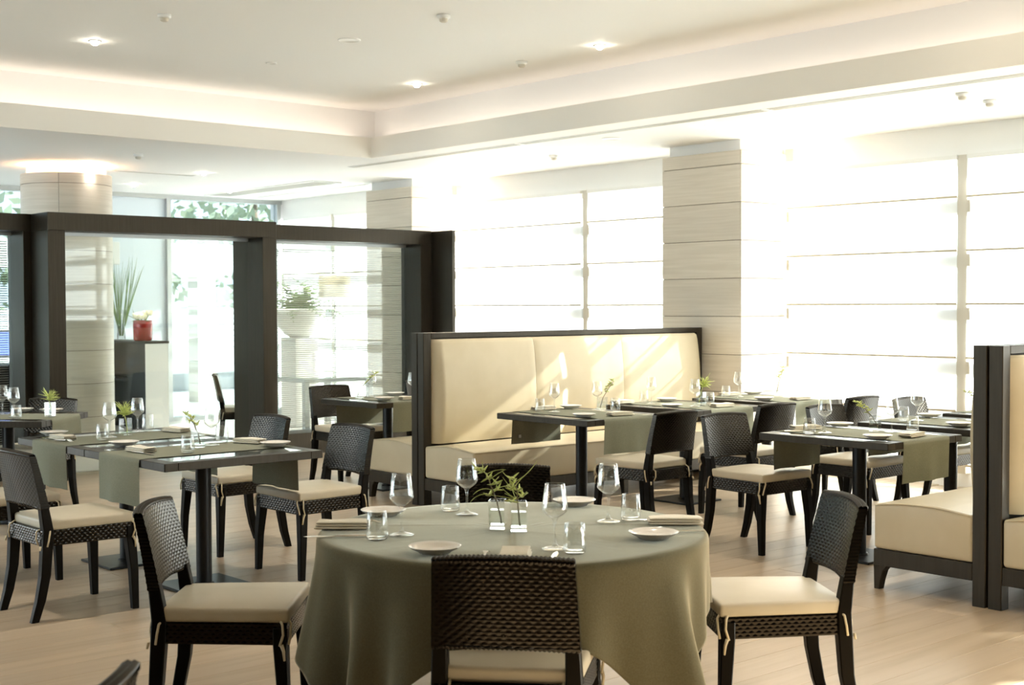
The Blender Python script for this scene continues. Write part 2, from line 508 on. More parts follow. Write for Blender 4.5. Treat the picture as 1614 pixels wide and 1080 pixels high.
# ------------------------------------------------------------------ glass partition, three staggered portal frames and an end fin
def portal(name, label, x, y0, y1, bar, depth, sill, ztop=2.335, blindz=None):
    """frame whose front face stands at x, opening seen along x"""
    t = thing(name, label, 'partition', (x, y0, 0))
    L = y1 - y0
    MB().cbox(-depth, 0, 0, L, ztop - bar, ztop, .003).build('head_beam', m_wenge, t)
    MB().cbox(-depth, 0, 0, bar, 0, ztop - bar, .003).build('jamb', m_wenge, t)
    MB().cbox(-depth, 0, L - bar, L, 0, ztop - bar, .003).build('jamb', m_wenge, t)
    if sill: MB().cbox(-depth, 0, bar, L - bar, 0, sill, .003).build('sill_rail', m_wenge, t)
    xg = -depth * .8
    MB().box(xg - .006, xg, bar, L - bar, sill, ztop - bar).build('pane', m_pane, t)
    MB().box(xg - .02, xg + .02, bar, L - bar, ztop - bar - .03, ztop - bar).build('pane_bead', m_alu, t)
    if blindz:
        b = MB()
        z = blindz[0]
        while z < blindz[1]:
            b.add([(xg - .045, bar + .02, z), (xg - .045, L - bar - .02, z), (xg - .030, L - bar - .02, z + .0075), (xg - .030, bar + .02, z + .0075)], [(0, 1, 2, 3)])
            z += .021
        s = b.build('blind_slats', m_slot, t); s['kind'] = 'stuff'
    return t
portal('partition_frame', 'middle dark timber portal frame standing forward in the partition', -11.35, 4.71, 6.985, .155, .36, 0)
portal('partition_frame', 'right dark timber frame of the partition with slatted blind in its glass', -11.715, 6.92, 9.18, .15, .36, .22, 2.335, (.25, 2.1))
portal('partition_frame', 'left dark timber frame of the partition, cut by the left frame edge', -11.715, 2.35, 4.79, .15, .36, .22, 2.335, (.25, 2.1))
fin = tag(MB().cbox(-12.07, -11.36, 9.183, 9.228, 0, 2.33, .003).build('partition_fin', m_wenge), 'narrow dark timber end panel at the right end of the partition', 'panel')

# ------------------------------------------------------------------ chairs
PITCH = .0118
def weave(u, v):
    """wicker: weavers run across, bulging over every other stake"""
    j = math.floor(v); b = v - j
    return (max(0.0, math.sin(PI * b)) ** .6) * (.12 + .88 * (.5 + .5 * math.cos(PI * (u + j))))

def woven_sheet(mb, fn, su, sv, amp, flip=False):
    """fn(u, v) -> (point, normal) over a su x sv metre sheet, with plaited strands raised from it"""
    cu, cv = max(1, round(su / (PITCH * 1.15))), max(1, round(sv / PITCH))
    def g(u, v):
        p, n = fn(u, v)
        return p + n * (amp * weave(u * cu * .99999 + 1e-6, v * cv * .99999 + 1e-6))
    mb.grid(g, cu * 3, cv * 3, flip)

def back_axis(z):
    """y of the back's centre line at height z (leans back)"""
    if z < .40: return -.205
    k = (z - .40) / .41
    return -.205 - .075 * k ** 1.35

def make_chair():
    t = thing('woven_dining_chair', '-', 'chair')
    # backrest panel, bowed backwards, plaited both sides
    b = MB()
    z0, z1 = .545, .812
    def half_w(v): return .213 - .012 * v
    def face(side):
        def fn(u, v):
            s = 2 * u - 1
            z = z0 + (z1 - z0) * v + (.012 * (1 - s * s) if v < .02 else 0) - .010 * s * s * v
            y = back_axis(z) - .022 * (1 - s * s) + side * (.021 - .005 * v)
            return Vector((s * half_w(v), y, z)), Vector((0, side, 0))
        return fn
    woven_sheet(b, face(1), .41, .265, .0019, flip=True)
    woven_sheet(b, face(-1), .41, .265, .0019)
    # flat side edges and a braided top and bottom edge
    for sd, flip in ((0.0, False), (1.0, True)):
        def strip(u, v):
            p1, _ = face(-1)(sd, v); p2, _ = face(1)(sd, v)
            p = p1.lerp(p2, u); sx = 1 if sd else -1
            return (p.x + sx * (.001 + .0005 * abs(math.sin(v * 22 * PI))), p.y, p.z)
        b.grid(strip, 3, 66, not flip)
    for v, rad in ((0.0, .012), (1.0, .0135)):
        for side in (-1, 1):
            pts = []
            for k in range(33):
                p, _ = face(side)(k / 32, v); q, _ = face(-side)(k / 32, v)
                pts.append(p.lerp(q, .28))
            for k in range(32):
                b.tube([pts[k], pts[k].lerp(pts[k + 1], .5), pts[k + 1]], [rad * .72, rad, rad * .72], 6, False)
    b.build('backrest', m_rattan, t, True)
    # seat frame (apron) plaited on four sides
    a = MB()
    ax0, ax1, ay0, ay1, az0, az1 = .205, .232, -.235, .235, .362, .438
    def side(p, q, n):
        def fn(u, v):
            P = Vector(p).lerp(Vector(q), u); return Vector((P.x, P.y, az0 + (az1 - az0) * v)), Vector(n)
        return fn
    woven_sheet(a, side((-ax1, ay1, 0), (ax1, ay1, 0), (0, 1, 0)), .46, .075, .0027, flip=True)
    woven_sheet(a, side((-ax0, ay0, 0), (ax0, ay0, 0), (0, -1, 0)), .41, .075, .0027)
    woven_sheet(a, side((ax0, ay0, 0), (ax1, ay1, 0), (1, 0, 0)), .47, .075, .0027)
    woven_sheet(a, side((-ax0, ay0, 0), (-ax1, ay1, 0), (-1, 0, 0)), .47, .075, .0027, flip=True)
    top = [(-ax0, ay0, az1), (ax0, ay0, az1), (ax1, ay1, az1), (-ax1, ay1, az1)]
    bot = [(p[0], p[1], az0) for p in top]
    a.add(top + bot, [(0, 1, 2, 3), (7, 6, 5, 4)])
    a.build('seat_frame', m_rattan, t, True)
    # cushion, wider at the front
    MB().rbox((0, .012, .4615), (.468, .458, .049), .013, 3, dome=.012, taper=.10).build('seat_cushion', m_cush, t, True)
    # legs
    for s in (-1, 1):
        MB().rsweep([(s * .228, .228, 0), (s * .226, .222, .20), (s * .212, .212, .36), (s * .212, .212, .42)],
                    [(.017, .017), (.021, .021), (.025, .025), (.025, .025)]).build('leg', m_leg, t)
        MB().rsweep([(s * .190, -.275, 0), (s * .191, -.245, .10), (s * .192, -.222, .22), (s * .193, -.212, .36),
                     (s * .194, -.208, .44), (s * .192, back_axis(.50) , .50), (s * .190, back_axis(.56), .565)],
                    [(.017, .019), (.020, .022), (.022, .024), (.024, .026), (.024, .025), (.023, .023), (.021, .020)]).build('leg', m_leg, t)
        MB().cbox(s * .228 - .012, s * .228 + .012, .216, .240, 0, .004, .001).build('foot_glide', m_black, t)
    # cushion ties round the frame corners
    for s in (-1, 1):
        k = MB()
        p = [(s * .214, .205, .452), (s * .243, .222, .435), (s * .247, .225, .40), (s * .243, .212, .362)]
        k.tube(p, .0045, 6)
        k.tube([(s * .205, .232, .450), (s * .214, .246, .432), (s * .232, .247, .395), (s * .236, .242, .366)], .0045, 6)
        k.tube([(s * .243, .218, .366), (s * .247, .226, .345), (s * .243, .228, .312)], [.007, .0055, .004], 6)
        k.build('tie_cord', m_tie, t, True)
        k = MB()
        k.tube([(s * .196, -.190, .450), (s * .222, -.205, .432), (s * .224, -.212, .395), (s * .219, -.218, .362)], .0045, 6)
        k.tube([(s * .165, -.212, .450), (s * .162, -.246, .432), (s * .165, -.250, .395), (s * .175, -.243, .366)], .0045, 6)
        k.tube([(s * .205, -.246, .366), (s * .208, -.250, .345)], [.006, .004], 6)
        k.build('tie_cord', m_tie, t, True)
    return t

CH = [
 (-3.017, 2.68, 131, 'black woven chair in front of the round table, its back to the viewer'),
 (-4.265, 2.43, 48, 'black woven chair at the left side of the round table, gleaming inner back'),
 (-3.04, 3.93, -126, 'black woven chair at the right side of the round table'),
 (-4.235, 3.69, -42, 'black woven chair on the far side of the round table, behind the vases'),
 (-2.568, .864, 225, 'black woven chair of which only a back corner shows at bottom left'),
 (-6.555, 2.82, 91, 'black woven chair at near left, back to the viewer, by the left double table'),
 (-7.50, 2.83, 90, 'black woven chair cut by the left frame edge beyond the near left chair'),
 (-7.50, 4.29, -90, 'black woven chair on the far side of the left double table, left one'),
 (-6.565, 4.27, -90, 'black woven chair on the far side of the left double table, right one'),
 (-9.93, 3.98, -56, 'black woven chair behind the turned table in front of the round column'),
 (-9.67, 6.645, 0, 'black woven chair at the table before the glass partition'),
 (-9.82, 7.79, 0, 'black woven chair half hidden behind the dark bench post'),
 (-12.30, 7.16, 60, 'black chair in the lobby beside the middle partition frame'),
 (-6.21, 6.68, 180, 'black woven chair at the first table along the long bench'),
 (-6.19, 7.73, 180, 'black woven chair at the middle table along the long bench'),
 (-6.19, 8.78, 180, 'black woven chair at the last table along the long bench'),
 (-5.31, 6.745, -2, 'black woven chair at the nearest table along the right bench, cream seat toward the viewer'),
 (-5.30, 7.83, 0, 'black woven chair at the middle table along the right bench'),
 (-5.31, 8.90, 0, 'black woven chair at the farthest table along the right bench'),
]
chair0 = make_chair()
for k, (cx, cy, a, lab) in enumerate(CH):
    rz = math.radians(a - 90)
    if k == 0:
        chair0.location = (cx, cy, 0); chair0.rotation_euler = (0, 0, rz); chair0['label'] = lab; chair0['group'] = 'woven dining chairs'
    else:
        dup(chair0, lab, (cx, cy, 0), rz, 'woven dining chairs')

# ------------------------------------------------------------------ upholstered benches, back to back
def make_bench(L):
    """local: back plane at x = 0, seat toward +x, runs along +y"""
    t = thing('upholstered_bench', '-', 'bench')
    for y in (0, L - .075):
        MB().rsweep([(-.0375, y + .0375, 0), (-.0375, y + .0375, 1.31)], [(.036, .0375), (.0375, .0375)], .004).build('post', m_wenge, t)
    MB().cbox(-.075, 0, .075, L - .075, 1.268, 1.31, .003).build('top_rail', m_wenge, t)
    MB().box(-.06, -.045, .075, L - .075, .13, 1.268).build('back_board', m_wenge, t)
    MB().cbox(.0, .575, .004, .06, .126, .214, .003).build('end_rail', m_wenge, t)
    MB().cbox(.0, .575, L - .06, L - .004, .126, .214, .003).build('end_rail', m_wenge, t)
    MB().cbox(.52, .575, .06, L - .06, .126, .214, .003).build('front_rail', m_wenge, t)
    for y in (.032, L / 2, L - .032):
        MB().rsweep([(.558, y, 0), (.553, y, .05), (.545, y, .10), (.535, y, .128)], [(.017, .024), (.022, .026), (.030, .027), (.042, .028)]).build('leg', m_wenge, t)
    # three back pads with a bulging profile
    n = 3
    w = (L - .16) / n
    prof = [(.47, .045), (.55, .066), (.70, .080), (.85, .082), (1.0, .074), (1.12, .060), (1.20, .048), (1.245, .036), (1.262, .012)]
    for k in range(n):
        y0 = .08 + w * k; y1 = y0 + w - .003
        b = MB()
        def top(u, v):
            q = v * (len(prof) - 1); i = min(int(q), len(prof) - 2); f = q - i
            z = prof[i][0] + (prof[i+1][0] - prof[i][0]) * f; d = prof[i][1] + (prof[i+1][1] - prof[i][1]) * f
            e0 = 0 if k else 1; e1 = 0 if k < n - 1 else 1
            r = .012
            du = (u * w, (1 - u) * w)
            edge = 1.0
            dd = min(du[0], du[1])
            if dd < r:
                amt = 1 - math.sqrt(max(0, 1 - ((r - dd) / r) ** 2))
                deep = (e0 if du[0] < du[1] else e1)
                edge = 1 - amt * (.75 if deep else .10)
            return (-.045 + (d + .045) * edge, y0 + (y1 - y0) * u, z)
        us = 26
        b.grid(top, us, 24)
        # close the ends
        for uu, flip in ((0, True), (1, False)):
            b.grid(lambda a, v: (lambda p: (-.045 + (p[0] + .045) * a, p[1], p[2]))(top(uu, v)), 2, 24, flip)
        b.build('back_pad', m_leather, t, True)
    # seat cushion with crowned top and an edge seam
    b = MB()
    b.rbox((.288, L / 2, .334), (.580, L - .012, .240), .022, 3, dome=.0)
    vs = []
    for (px, py, pz) in b.v:
        if pz > .36:
            u = (px - .288) / .29; v = (py - L / 2) / (L / 2)
            pz += .030 * max(0, 1 - u * u) * (1 - max(0, abs(v) * 1.0) ** 12)
            if abs(v) > .985: pz += .022 * max(0, 1 - u * u)
        vs.append((px, py, pz))
    b.v = vs
    s = b.build('seat_cushion', m_leather, t, True)
    seam = MB()
    for y in (.006, L - .006):
        seam.tube([(.02 + .545 * k / 16, y, .4475 + .0235 * (1 - ((k - 8) / 8) ** 2)) for k in range(17)], .0035, 6)
    seam.tube([(.577, .02, .446), (.577, L - .02, .446)], .0035, 6)
    seam.build('piping', m_leather, s, True)
    return t
BL = 3.2
bench0 = make_bench(BL)
bench0['label'] = 'long cream upholstered bench with dark frame in the middle of the room'
bench0.location = (-8.05, 6.225, 0)
GB = 'cream upholstered benches'
bench0['group'] = GB
dup(bench0, 'cream bench end left of the dark post, facing the glass partition', (-8.205, 6.225 + BL, 0), PI, GB)
dup(bench0, 'cream bench at the right, its seat end toward the viewer', (-3.525, 6.19 + BL, 0), PI, GB)
dup(bench0, 'cream bench at the right frame edge, back to back with its neighbour', (-3.365, 6.19, 0), 0, GB)

# ------------------------------------------------------------------ tables
def make_table(w, d):
    t = thing('pedestal_table', '-', 'table')
    f = MB(); e = .075; z0, z1 = .698, .740
    f.cbox(-w/2, w/2, -d/2, -d/2 + e, z0, z1, .003).cbox(-w/2, w/2, d/2 - e, d/2, z0, z1, .003)
    f.cbox(-w/2, -w/2 + e, -d/2 + e, d/2 - e, z0, z1, .003).cbox(w/2 - e, w/2, -d/2 + e, d/2 - e, z0, z1, .003)
    f.box(-w/2 + e, w/2 - e, -d/2 + e, d/2 - e, z0, z1 - .012)
    f.build('tabletop_frame', m_wenge, t)
    MB().box(-w/2 + e + .001, w/2 - e - .001, -d/2 + e + .001, d/2 - e - .001, z1 - .012, z1 - .001).build('glass_inset', m_inset, t)
    MB().lathe([(.042, .012), (.042, .70)], 24).build('pole', m_black, t, True)
    MB().lathe([(.055, .014), (.052, .022), (.042, .024)], 24).build('collar', m_black, t, True)
    MB().cbox(-.20, .20, -.20, .20, 0, .014, .004).build('base_plate', m_black, t)
    return t

def runner_mesh(L, drop, w, lift, seed):
    """cloth strip along local x over a table of length L, hanging drop at both ends"""
    r = random.Random(seed); ph = [r.random() * 6 for _ in range(4)]
    tot = L + 2 * drop
    zt = .7425 + lift; n = 64
    def fn(u, v):
        s = (u - .5) * tot; y = (v - .5) * w
        if abs(s) <= L / 2:
            return (s, y, zt + .0006 * math.sin(s * 31 + ph[0]) * math.sin(y * 23 + ph[1]))
        k = abs(s) - L / 2; sg = 1 if s > 0 else -1
        rr = .004
        out = .004 + min(k, .02) * .12 + (.010 * math.sin(y * 17 + ph[2 + (sg > 0)]) + .006 * math.sin(y * 37 + ph[1])) * (k / drop)
        return (sg * (L / 2 + out), y * (1 + .03 * (k / drop)), zt - k + .0015)
    b = MB()
    b.grid(fn, n, 10)
    # thickness
    v0 = list(b.v)
    def fn2(u, v):
        p = fn(u, v); s = (u - .5) * tot
        if abs(s) <= L / 2: return (p[0], p[1], p[2] - .0014)
        return (p[0] - (.0014 if s > 0 else -.0014), p[1], p[2])
    b.grid(fn2, n, 10, True)
    return b.mesh('table_runner', m_run, True)

def runner(label, x, y, along, L, drop, w, lift=0.0, seed=1, tagend=0):
    o = link('table_runner', runner_mesh(L, drop, w, lift, seed), None, (x, y, 0), 0 if along == 'x' else PI / 2)
    tag(o, label, 'runner', 'olive linen table runners')
    if tagend:
        sg = 1 if tagend > 0 else -1; yy = -w/2 * .72
        MB().box(sg * (L/2 + .013) - .011, sg * (L/2 + .013) + .011, yy - .012, yy + .012, .7425 - drop + .045, .7425 - drop + .068).build('label_tag', m_tagm, o)
    return o

TAB = {
 'T2a': (-6.585, 3.58, .93, .93, 0, 'dark pedestal table, right half of the left double table'),
 'T2b': (-7.52, 3.58, .93, .93, 0, 'dark pedestal table, left half of the left double table'),
 'L0': (-9.545, 3.655, .84, .84, 45, 'dark pedestal table turned on the diagonal at the left frame edge'),
 'T3': (-9.13, 6.68, .80, .80, 0, 'dark pedestal table before the glass partition'),
 'T4': (-6.90, 6.76, .93, .80, 0, 'dark pedestal table, first along the long bench'),
 'T5': (-6.93, 7.91, .93, .80, 0, 'dark pedestal table, middle one along the long bench'),
 'T6': (-6.95, 8.95, .93, .80, 0, 'dark pedestal table, last along the long bench'),
 'T7': (-4.68, 6.92, .90, .78, 0, 'dark pedestal table nearest along the right bench'),
 'T8': (-4.70, 7.98, .90, .78, 0, 'dark pedestal table, middle one along the right bench'),
 'T9': (-4.70, 9.02, .90, .78, 0, 'dark pedestal table farthest along the right bench'),
}
protos = {}
for k, (x, y, w, d, a, lab) in TAB.items():
    key = (w, d)
    if key in protos:
        o = dup(protos[key], lab, (x, y, 0), math.radians(a), 'dark pedestal tables')
    else:
        o = make_table(w, d); protos[key] = o
        o.location = (x, y, 0); o.rotation_euler = (0, 0, math.radians(a)); o['label'] = lab; o['group'] = 'dark pedestal tables'
DESC = {
 'T2a': 'right half of the left double table', 'T2b': 'left half of the left double table', 'L0': 'turned table at the left edge',
 'T3': 'table before the glass partition', 'T4': 'first table along the long bench', 'T5': 'middle table along the long bench',
 'T6': 'last table along the long bench', 'T7': 'nearest table along the right bench', 'T8': 'middle table along the right bench',
 'T9': 'farthest table along the right bench', 'T1': 'round table'}
runner('olive linen runner hanging over the ' + DESC['T2a'], -6.62, 3.58, 'y', .93, .25, .47, 0, 2, 1)
runner('olive linen runner hanging over the ' + DESC['T2b'], -7.52, 3.58, 'y', .93, .25, .47, 0, 3, 0)
for k, sd in (('T4', 5), ('T5', 6), ('T6', 7), ('T7', 8), ('T8', 9), ('T9', 10), ('T3', 11)):
    x, y, w, d, a, lab = TAB[k]
    runner('olive linen runner laid lengthwise on the ' + DESC[k], x, y, 'x', w, .243, .48, 0, sd + 20, -1 if k == 'T4' else 0)
o = runner('olive linen runner on the ' + DESC['L0'] + ', hanging at its left side', -9.545, 3.655, 'x', .84, .25, .50, 0, 40, 0)
o.rotation_euler = (0, 0, math.radians(-135))

# round table and its cloth
TC = Vector((-3.496, 3.089, 0)); TR = .655
rt = thing('round_table', 'round pedestal table hidden under the olive tablecloth', 'table', (TC.x, TC.y, 0))
MB().lathe([(0, .705), (TR - .012, .705), (TR - .012, .738), (0, .738)], 48).build('tabletop', m_wenge, rt)
MB().lathe([(.05, .012), (.05, .705)], 24).build('pole', m_black, rt, True)
MB().lathe([(.26, 0), (.26, .012), (0, .014)], 32).build('base_plate', m_black, rt)

def tablecloth():
    NA, NR, ND = 288, 20, 34
    s = 1.97 / 2
    ox, oy = .111, -.018          # cloth lies slightly off centre
    phi = math.radians(318.5)
    vs = []; fs = []
    rr = .02
    def hem(th):
        a = th - phi
        m = max(abs(math.cos(a)), abs(math.sin(a)))
        d = s / m - TR
        # slide of the cloth
        d -= ox * math.cos(th) + oy * math.sin(th)
        return max(.12, min(d, .725))
    def fold(th):
        a = th - phi
        return (.50 * math.sin(9 * a + .6 * math.sin(3 * a)) + .34 * math.sin(15 * a + 1.3 + .9 * math.sin(2 * a)) + .22 * math.sin(23 * a + .4))
    def crease(x, y):
        # pressed fold lines of the cloth, through the middle of the table
        p = Vector((x, y)); e1 = Vector((math.cos(phi), math.sin(phi))); e2 = Vector((-e1.y, e1.x))
        a, b = p.dot(e2), p.dot(e1)
        h = .0032 * math.exp(-(a / .006) ** 2) + .0016 * math.exp(-((b + .10) / .006) ** 2)
        h += .0010 * noise.noise(Vector((x * 9, y * 9, 1.7))) + .0006 * noise.noise(Vector((x * 31, y * 31, 4.7)))
        return max(0, h)
    ring = []
    for i in range(NR + 1):
        r = TR * (i / NR) ** .85 if i < NR else TR
        row = []
        for k in range(NA):
            th = 2 * PI * k / NA
            x, y = r * math.cos(th), r * math.sin(th)
            z = .7415 + (crease(x, y) if i < NR - 1 else 0)
            row.append(len(vs)); vs.append((x, y, z))
        ring.append(row)
    for i in range(1, ND + 1):
        row = []
        f = i / ND
        for k in range(NA):
            th = 2 * PI * k / NA
            d = hem(th) * f
            corner = min(1.0, max(0, (hem(th) - .24) / .4))
            F = fold(th)
            if d < rr * PI / 2:
                w = d / rr
                r = TR + rr * math.sin(w); z = .7415 - rr * (1 - math.cos(w))
            else:
                k2 = d - rr * PI / 2
                r = TR + rr + k2 * .035; z = .7415 - rr - k2
                grow = min(1, k2 / .45) ** 1.1
                r += grow * (F * (.062 + .050 * corner) + .045 * corner)
                for ca, cr in ((math.radians(219), .715), (math.radians(62), .685), (math.radians(141), .685)):
                    da = abs((th - ca + PI) % (2 * PI) - PI)
                    if da < .42: r = min(r, cr / math.cos(da))
            row.append(len(vs)); vs.append((r * math.cos(th), r * math.sin(th), max(z, .006)))
        ring.append(row)
    fs.append(tuple(ring[1]))
    for a, b in zip(ring[1:], ring[2:]):
        for k in range(NA):
            fs.append((a[k], b[k], b[(k + 1) % NA], a[(k + 1) % NA]))
    # compact: ring 0 is unused
    vs = vs[NA:]; fs = [tuple(q - NA for q in f) for f in fs]
    me = bpy.data.meshes.new('tablecloth'); me.from_pydata(vs, [], fs); me.materials.append(m_cloth)
    me.polygons.foreach_set('use_smooth', [True] * len(me.polygons)); me.update()
    o = bpy.data.objects.new('tablecloth', me); COL.objects.link(o); o.location = (TC.x, TC.y, 0)
    sol = o.modifiers.new('thickness', 'SOLIDIFY'); sol.thickness = .0016; sol.offset = -1
    tag(o, 'olive linen tablecloth falling in folds over the round table', 'tablecloth')
tablecloth()

# ------------------------------------------------------------------ tableware
ZTOP = {'T1': .7435}
def ztop(k, x, y):
    if k == 'T1': return .7445
    return .7470

m_wg = MB().lathe([(.0, .0), (.0415, .0), (.0418, .0018), (.030, .005), (.012, .0095), (.0055, .016), (.0042, .030), (.0040, .070), (.0052, .086),
                   (.010, .097), (.026, .108), (.037, .118), (.0412, .128), (.0405, .142), (.0365, .172), (.0312, .207),
                   (.0302, .2078), (.0298, .206), (.0352, .172), (.0391, .142), (.0396, .130), (.0358, .1205), (.0255, .1105), (.010, .1005), (.0, .0985)], 32)
wine_me = m_wg.mesh('wine_glass', m_glass, True)
tum_me = MB().lathe([(0, 0), (.030, 0), (.0345, .004), (.0368, .016), (.0368, .030), (.0345, .060), (.0312, .092), (.0305, .0928), (.0298, .0918),
                     (.0330, .060), (.0352, .030), (.0350, .018), (.032, .0105), (0, .0095)], 32).mesh('water_tumbler', m_glass, True)
plate_me = MB().lathe([(0, .004), (.042, .004), (.046, 0), (.050, .0), (.052, .004), (.072, .0135), (.083, .0215), (.0838, .0225), (.0828, .0232),
                       (.071, .0165), (.052, .0085), (.045, .0072), (0, .0070)], 48).mesh('side_plate', m_china, True)

def put(name, me, label, cat, x, y, z, rz=0.0, group=None):
    return tag(link(name, me, None, (x, y, z), rz), label, cat, group)

def vase_parts(t):
    a, w, h = .0285, .0025, .100
    g = MB()
    g.cbox(-a, a, -a, a, 0, h, .0015)
    # open top: drop the upper face, add inner walls
    g.f = [f for f in g.f if not all(abs(g.v[i][2] - h) < 1e-6 for i in f)]
    i = a - w
    g.add([(-i,-i,.014),(i,-i,.014),(i,i,.014),(-i,i,.014),(-i,-i,h),(i,-i,h),(i,i,h),(-i,i,h)],
          [(0,1,2,3),(0,4,5,1),(1,5,6,2),(2,6,7,3),(3,7,4,0)])
    q = a - .0015
    g.add([(-q,-q,h),(q,-q,h),(q,q,h),(-q,q,h),(-i,-i,h),(i,-i,h),(i,i,h),(-i,i,h)], [(0,1,5,4),(1,2,6,5),(2,3,7,6),(3,0,4,7)])
    g.build('glass_body', m_glass, t)
    MB().box(-i + .0006, i - .0006, -i + .0006, i - .0006, .0145, .066).build('water', m_water, t)

def curl(r, p, d, L, bend, n=8):
    pts = [Vector(p)]; d = Vector(d).normalized()
    ax = Vector((r.uniform(-1,1), r.uniform(-1,1), r.uniform(-.4,.4))).normalized()
    for _ in range(n):
        d = (Matrix.Rotation(bend / n, 3, ax) @ d).normalized()
        pts.append(pts[-1] + d * (L / n))
    return pts

def sprig(t, seed, kind, H, lean, az):
    """kind 0: spidery orchid branch, 1: spiky tuft, 2: arching stem with small blossoms"""
    r = random.Random(seed)
    dirv = Vector((math.cos(az), math.sin(az), 0))
    st = MB(); pts = []
    for k in range(11):
        f = k / 10
        pts.append(Vector((0, 0, .018)) - dirv * .014 * (1 - f) + dirv * (lean * f ** 1.7) + Vector((r.uniform(-.002,.002), r.uniform(-.002,.002), (H - .018) * f)))
    st.tube(pts, [.0034 - .0014 * k / 10 for k in range(11)], 6)
    s = st.build('stem', m_stem if kind != 1 else m_green, t, True)
    b = MB()
    if kind == 1:
        for k in range(46):
            p = pts[r.choice((7, 8, 9))]
            a = r.uniform(0, 2 * PI); el = r.uniform(-.1, 1.2)
            q = curl(r, p, (math.cos(a) * math.cos(el), math.sin(a) * math.cos(el), math.sin(el)), r.uniform(.045, .090), r.uniform(-.9, .9), 5)
            b.tube(q, [.0032, .0036, .003, .0024, .0016, .0006], 5)
    else:
        at = (5, 6, 7, 8, 9, 10) if kind == 0 else (6, 7, 8, 8, 9, 9, 10, 10)
        for k in at:
            p = pts[k]
            a = r.uniform(0, 2 * PI)
            o = p + Vector((math.cos(a), math.sin(a), r.uniform(0, .6))) * (.022 if kind == 0 else .016)
            b.tube([p, p.lerp(o, .5) + Vector((0,0,.003)), o], .0011, 5)
            sc = 1.0 if kind == 0 else .9
            # five narrow petals and a pale lip, each blossom a part of its own
            pb = MB()
            for j in range(5):
                w = a + j * 2 * PI / 5 + r.uniform(-.3, .3)
                d = Vector((math.cos(w) * .7, math.sin(w) * .7, r.uniform(-.3, .9)))
                q = curl(r, o, d, r.uniform(.022, .034) * sc, r.uniform(-.8, .8), 4)
                pb.tube(q, [.0016 * sc, .0032 * sc, .0034 * sc, .0022 * sc, .0006], 5)
            bo = pb.build('blossom', m_green, t, True)
            MB().rbox(o + Vector((0, 0, .002)), (.012 * sc, .011 * sc, .010 * sc), .004, 2).build('lip', m_lime, bo, True)
        if kind == 0:
            for k in range(9):
                p = pts[r.randint(5, 10)]
                a = r.uniform(0, 2 * PI)
                q = curl(r, p, (math.cos(a), math.sin(a), r.uniform(.1, .9)), r.uniform(.05, .105), r.uniform(-1.6, 1.6), 8)
                b.tube(q, [.0012] * 8 + [.0005], 5)
    if b.v: b.build('spiky_leaves' if kind == 1 else 'tendrils', m_green, t, True)['kind'] = 'stuff'

vase0 = thing('square_vase', '-', 'vase'); vase_parts(vase0)
_first_vase = [True]
def vase(label, x, y, z, rz=0.0):
    if _first_vase[0]:
        _first_vase[0] = False
        vase0.location = (x, y, z); vase0.rotation_euler = (0, 0, rz); vase0['label'] = label; vase0['group'] = 'square glass vases'
        return vase0
    return dup(vase0, label, (x, y, z), rz, 'square glass vases')
def flower(label, x, y, z, seed, kind, H, lean, az):
    t = thing('flower_sprig', label, 'flower', (x, y, z), 0, 'green flower sprigs in the vases')
    sprig(t, seed, kind, H, lean, az)

def napkin_mesh(seed, L=.19, w=.085, h=.026):
    """cloth napkin folded in three, soft rounded fold toward -y"""
    r = random.Random(seed)
    b = MB(); n = 14
    th = h / 3
    for k in range(3):
        z0 = k * th
        sh = r.uniform(-.004, .004); ph = r.random() * 6
        def up(u, v, top):
            x = (u - .5) * L * (1 - .015 * k) + sh
            y = (v - .5) * w * (1 - .05 * k)
            e = min(v, 1 - v) * w; ex = min(u, 1 - u) * L
            rr = th * .5
            ea = min(1, e / rr) ; eb = min(1, ex / (rr * .6))
            round_ = math.sqrt(max(0, 1 - (1 - ea) ** 2)) * (.35 + .65 * math.sqrt(max(0, 1 - (1 - eb) ** 2)))
            wob = .0022 * math.sin(u * 7 + ph) * (k == 2) * (v)
            return (x, y, z0 + th / 2 + (th / 2 * .98 * round_ * (1 if top else -1)) + (wob if top else 0))
        ys = [0, .02, .05, .1, .2, .35, .5, .65, .8, .9, .95, .98, 1.0]
        def remap(v):
            q = v * (len(ys) - 1); i = min(int(q), len(ys) - 2); return ys[i] + (ys[i+1] - ys[i]) * (q - i)
        b.grid(lambda u, v: up(u, remap(v), True), n, len(ys) - 1)
        b.grid(lambda u, v: up(u, remap(v), False), n, len(ys) - 1, True)
    return b.mesh('folded_napkin', m_nap, True)
NAPS = [napkin_mesh(k) for k in (1, 2, 3)]
NAPF = napkin_mesh(4, .155, .10, .024)
def napkin(label, x, y, z, rz, k=0, me=None):
    return put('folded_napkin', me or NAPS[k % 3], label, 'napkin', x, y, z, rz, 'folded ivory napkins')

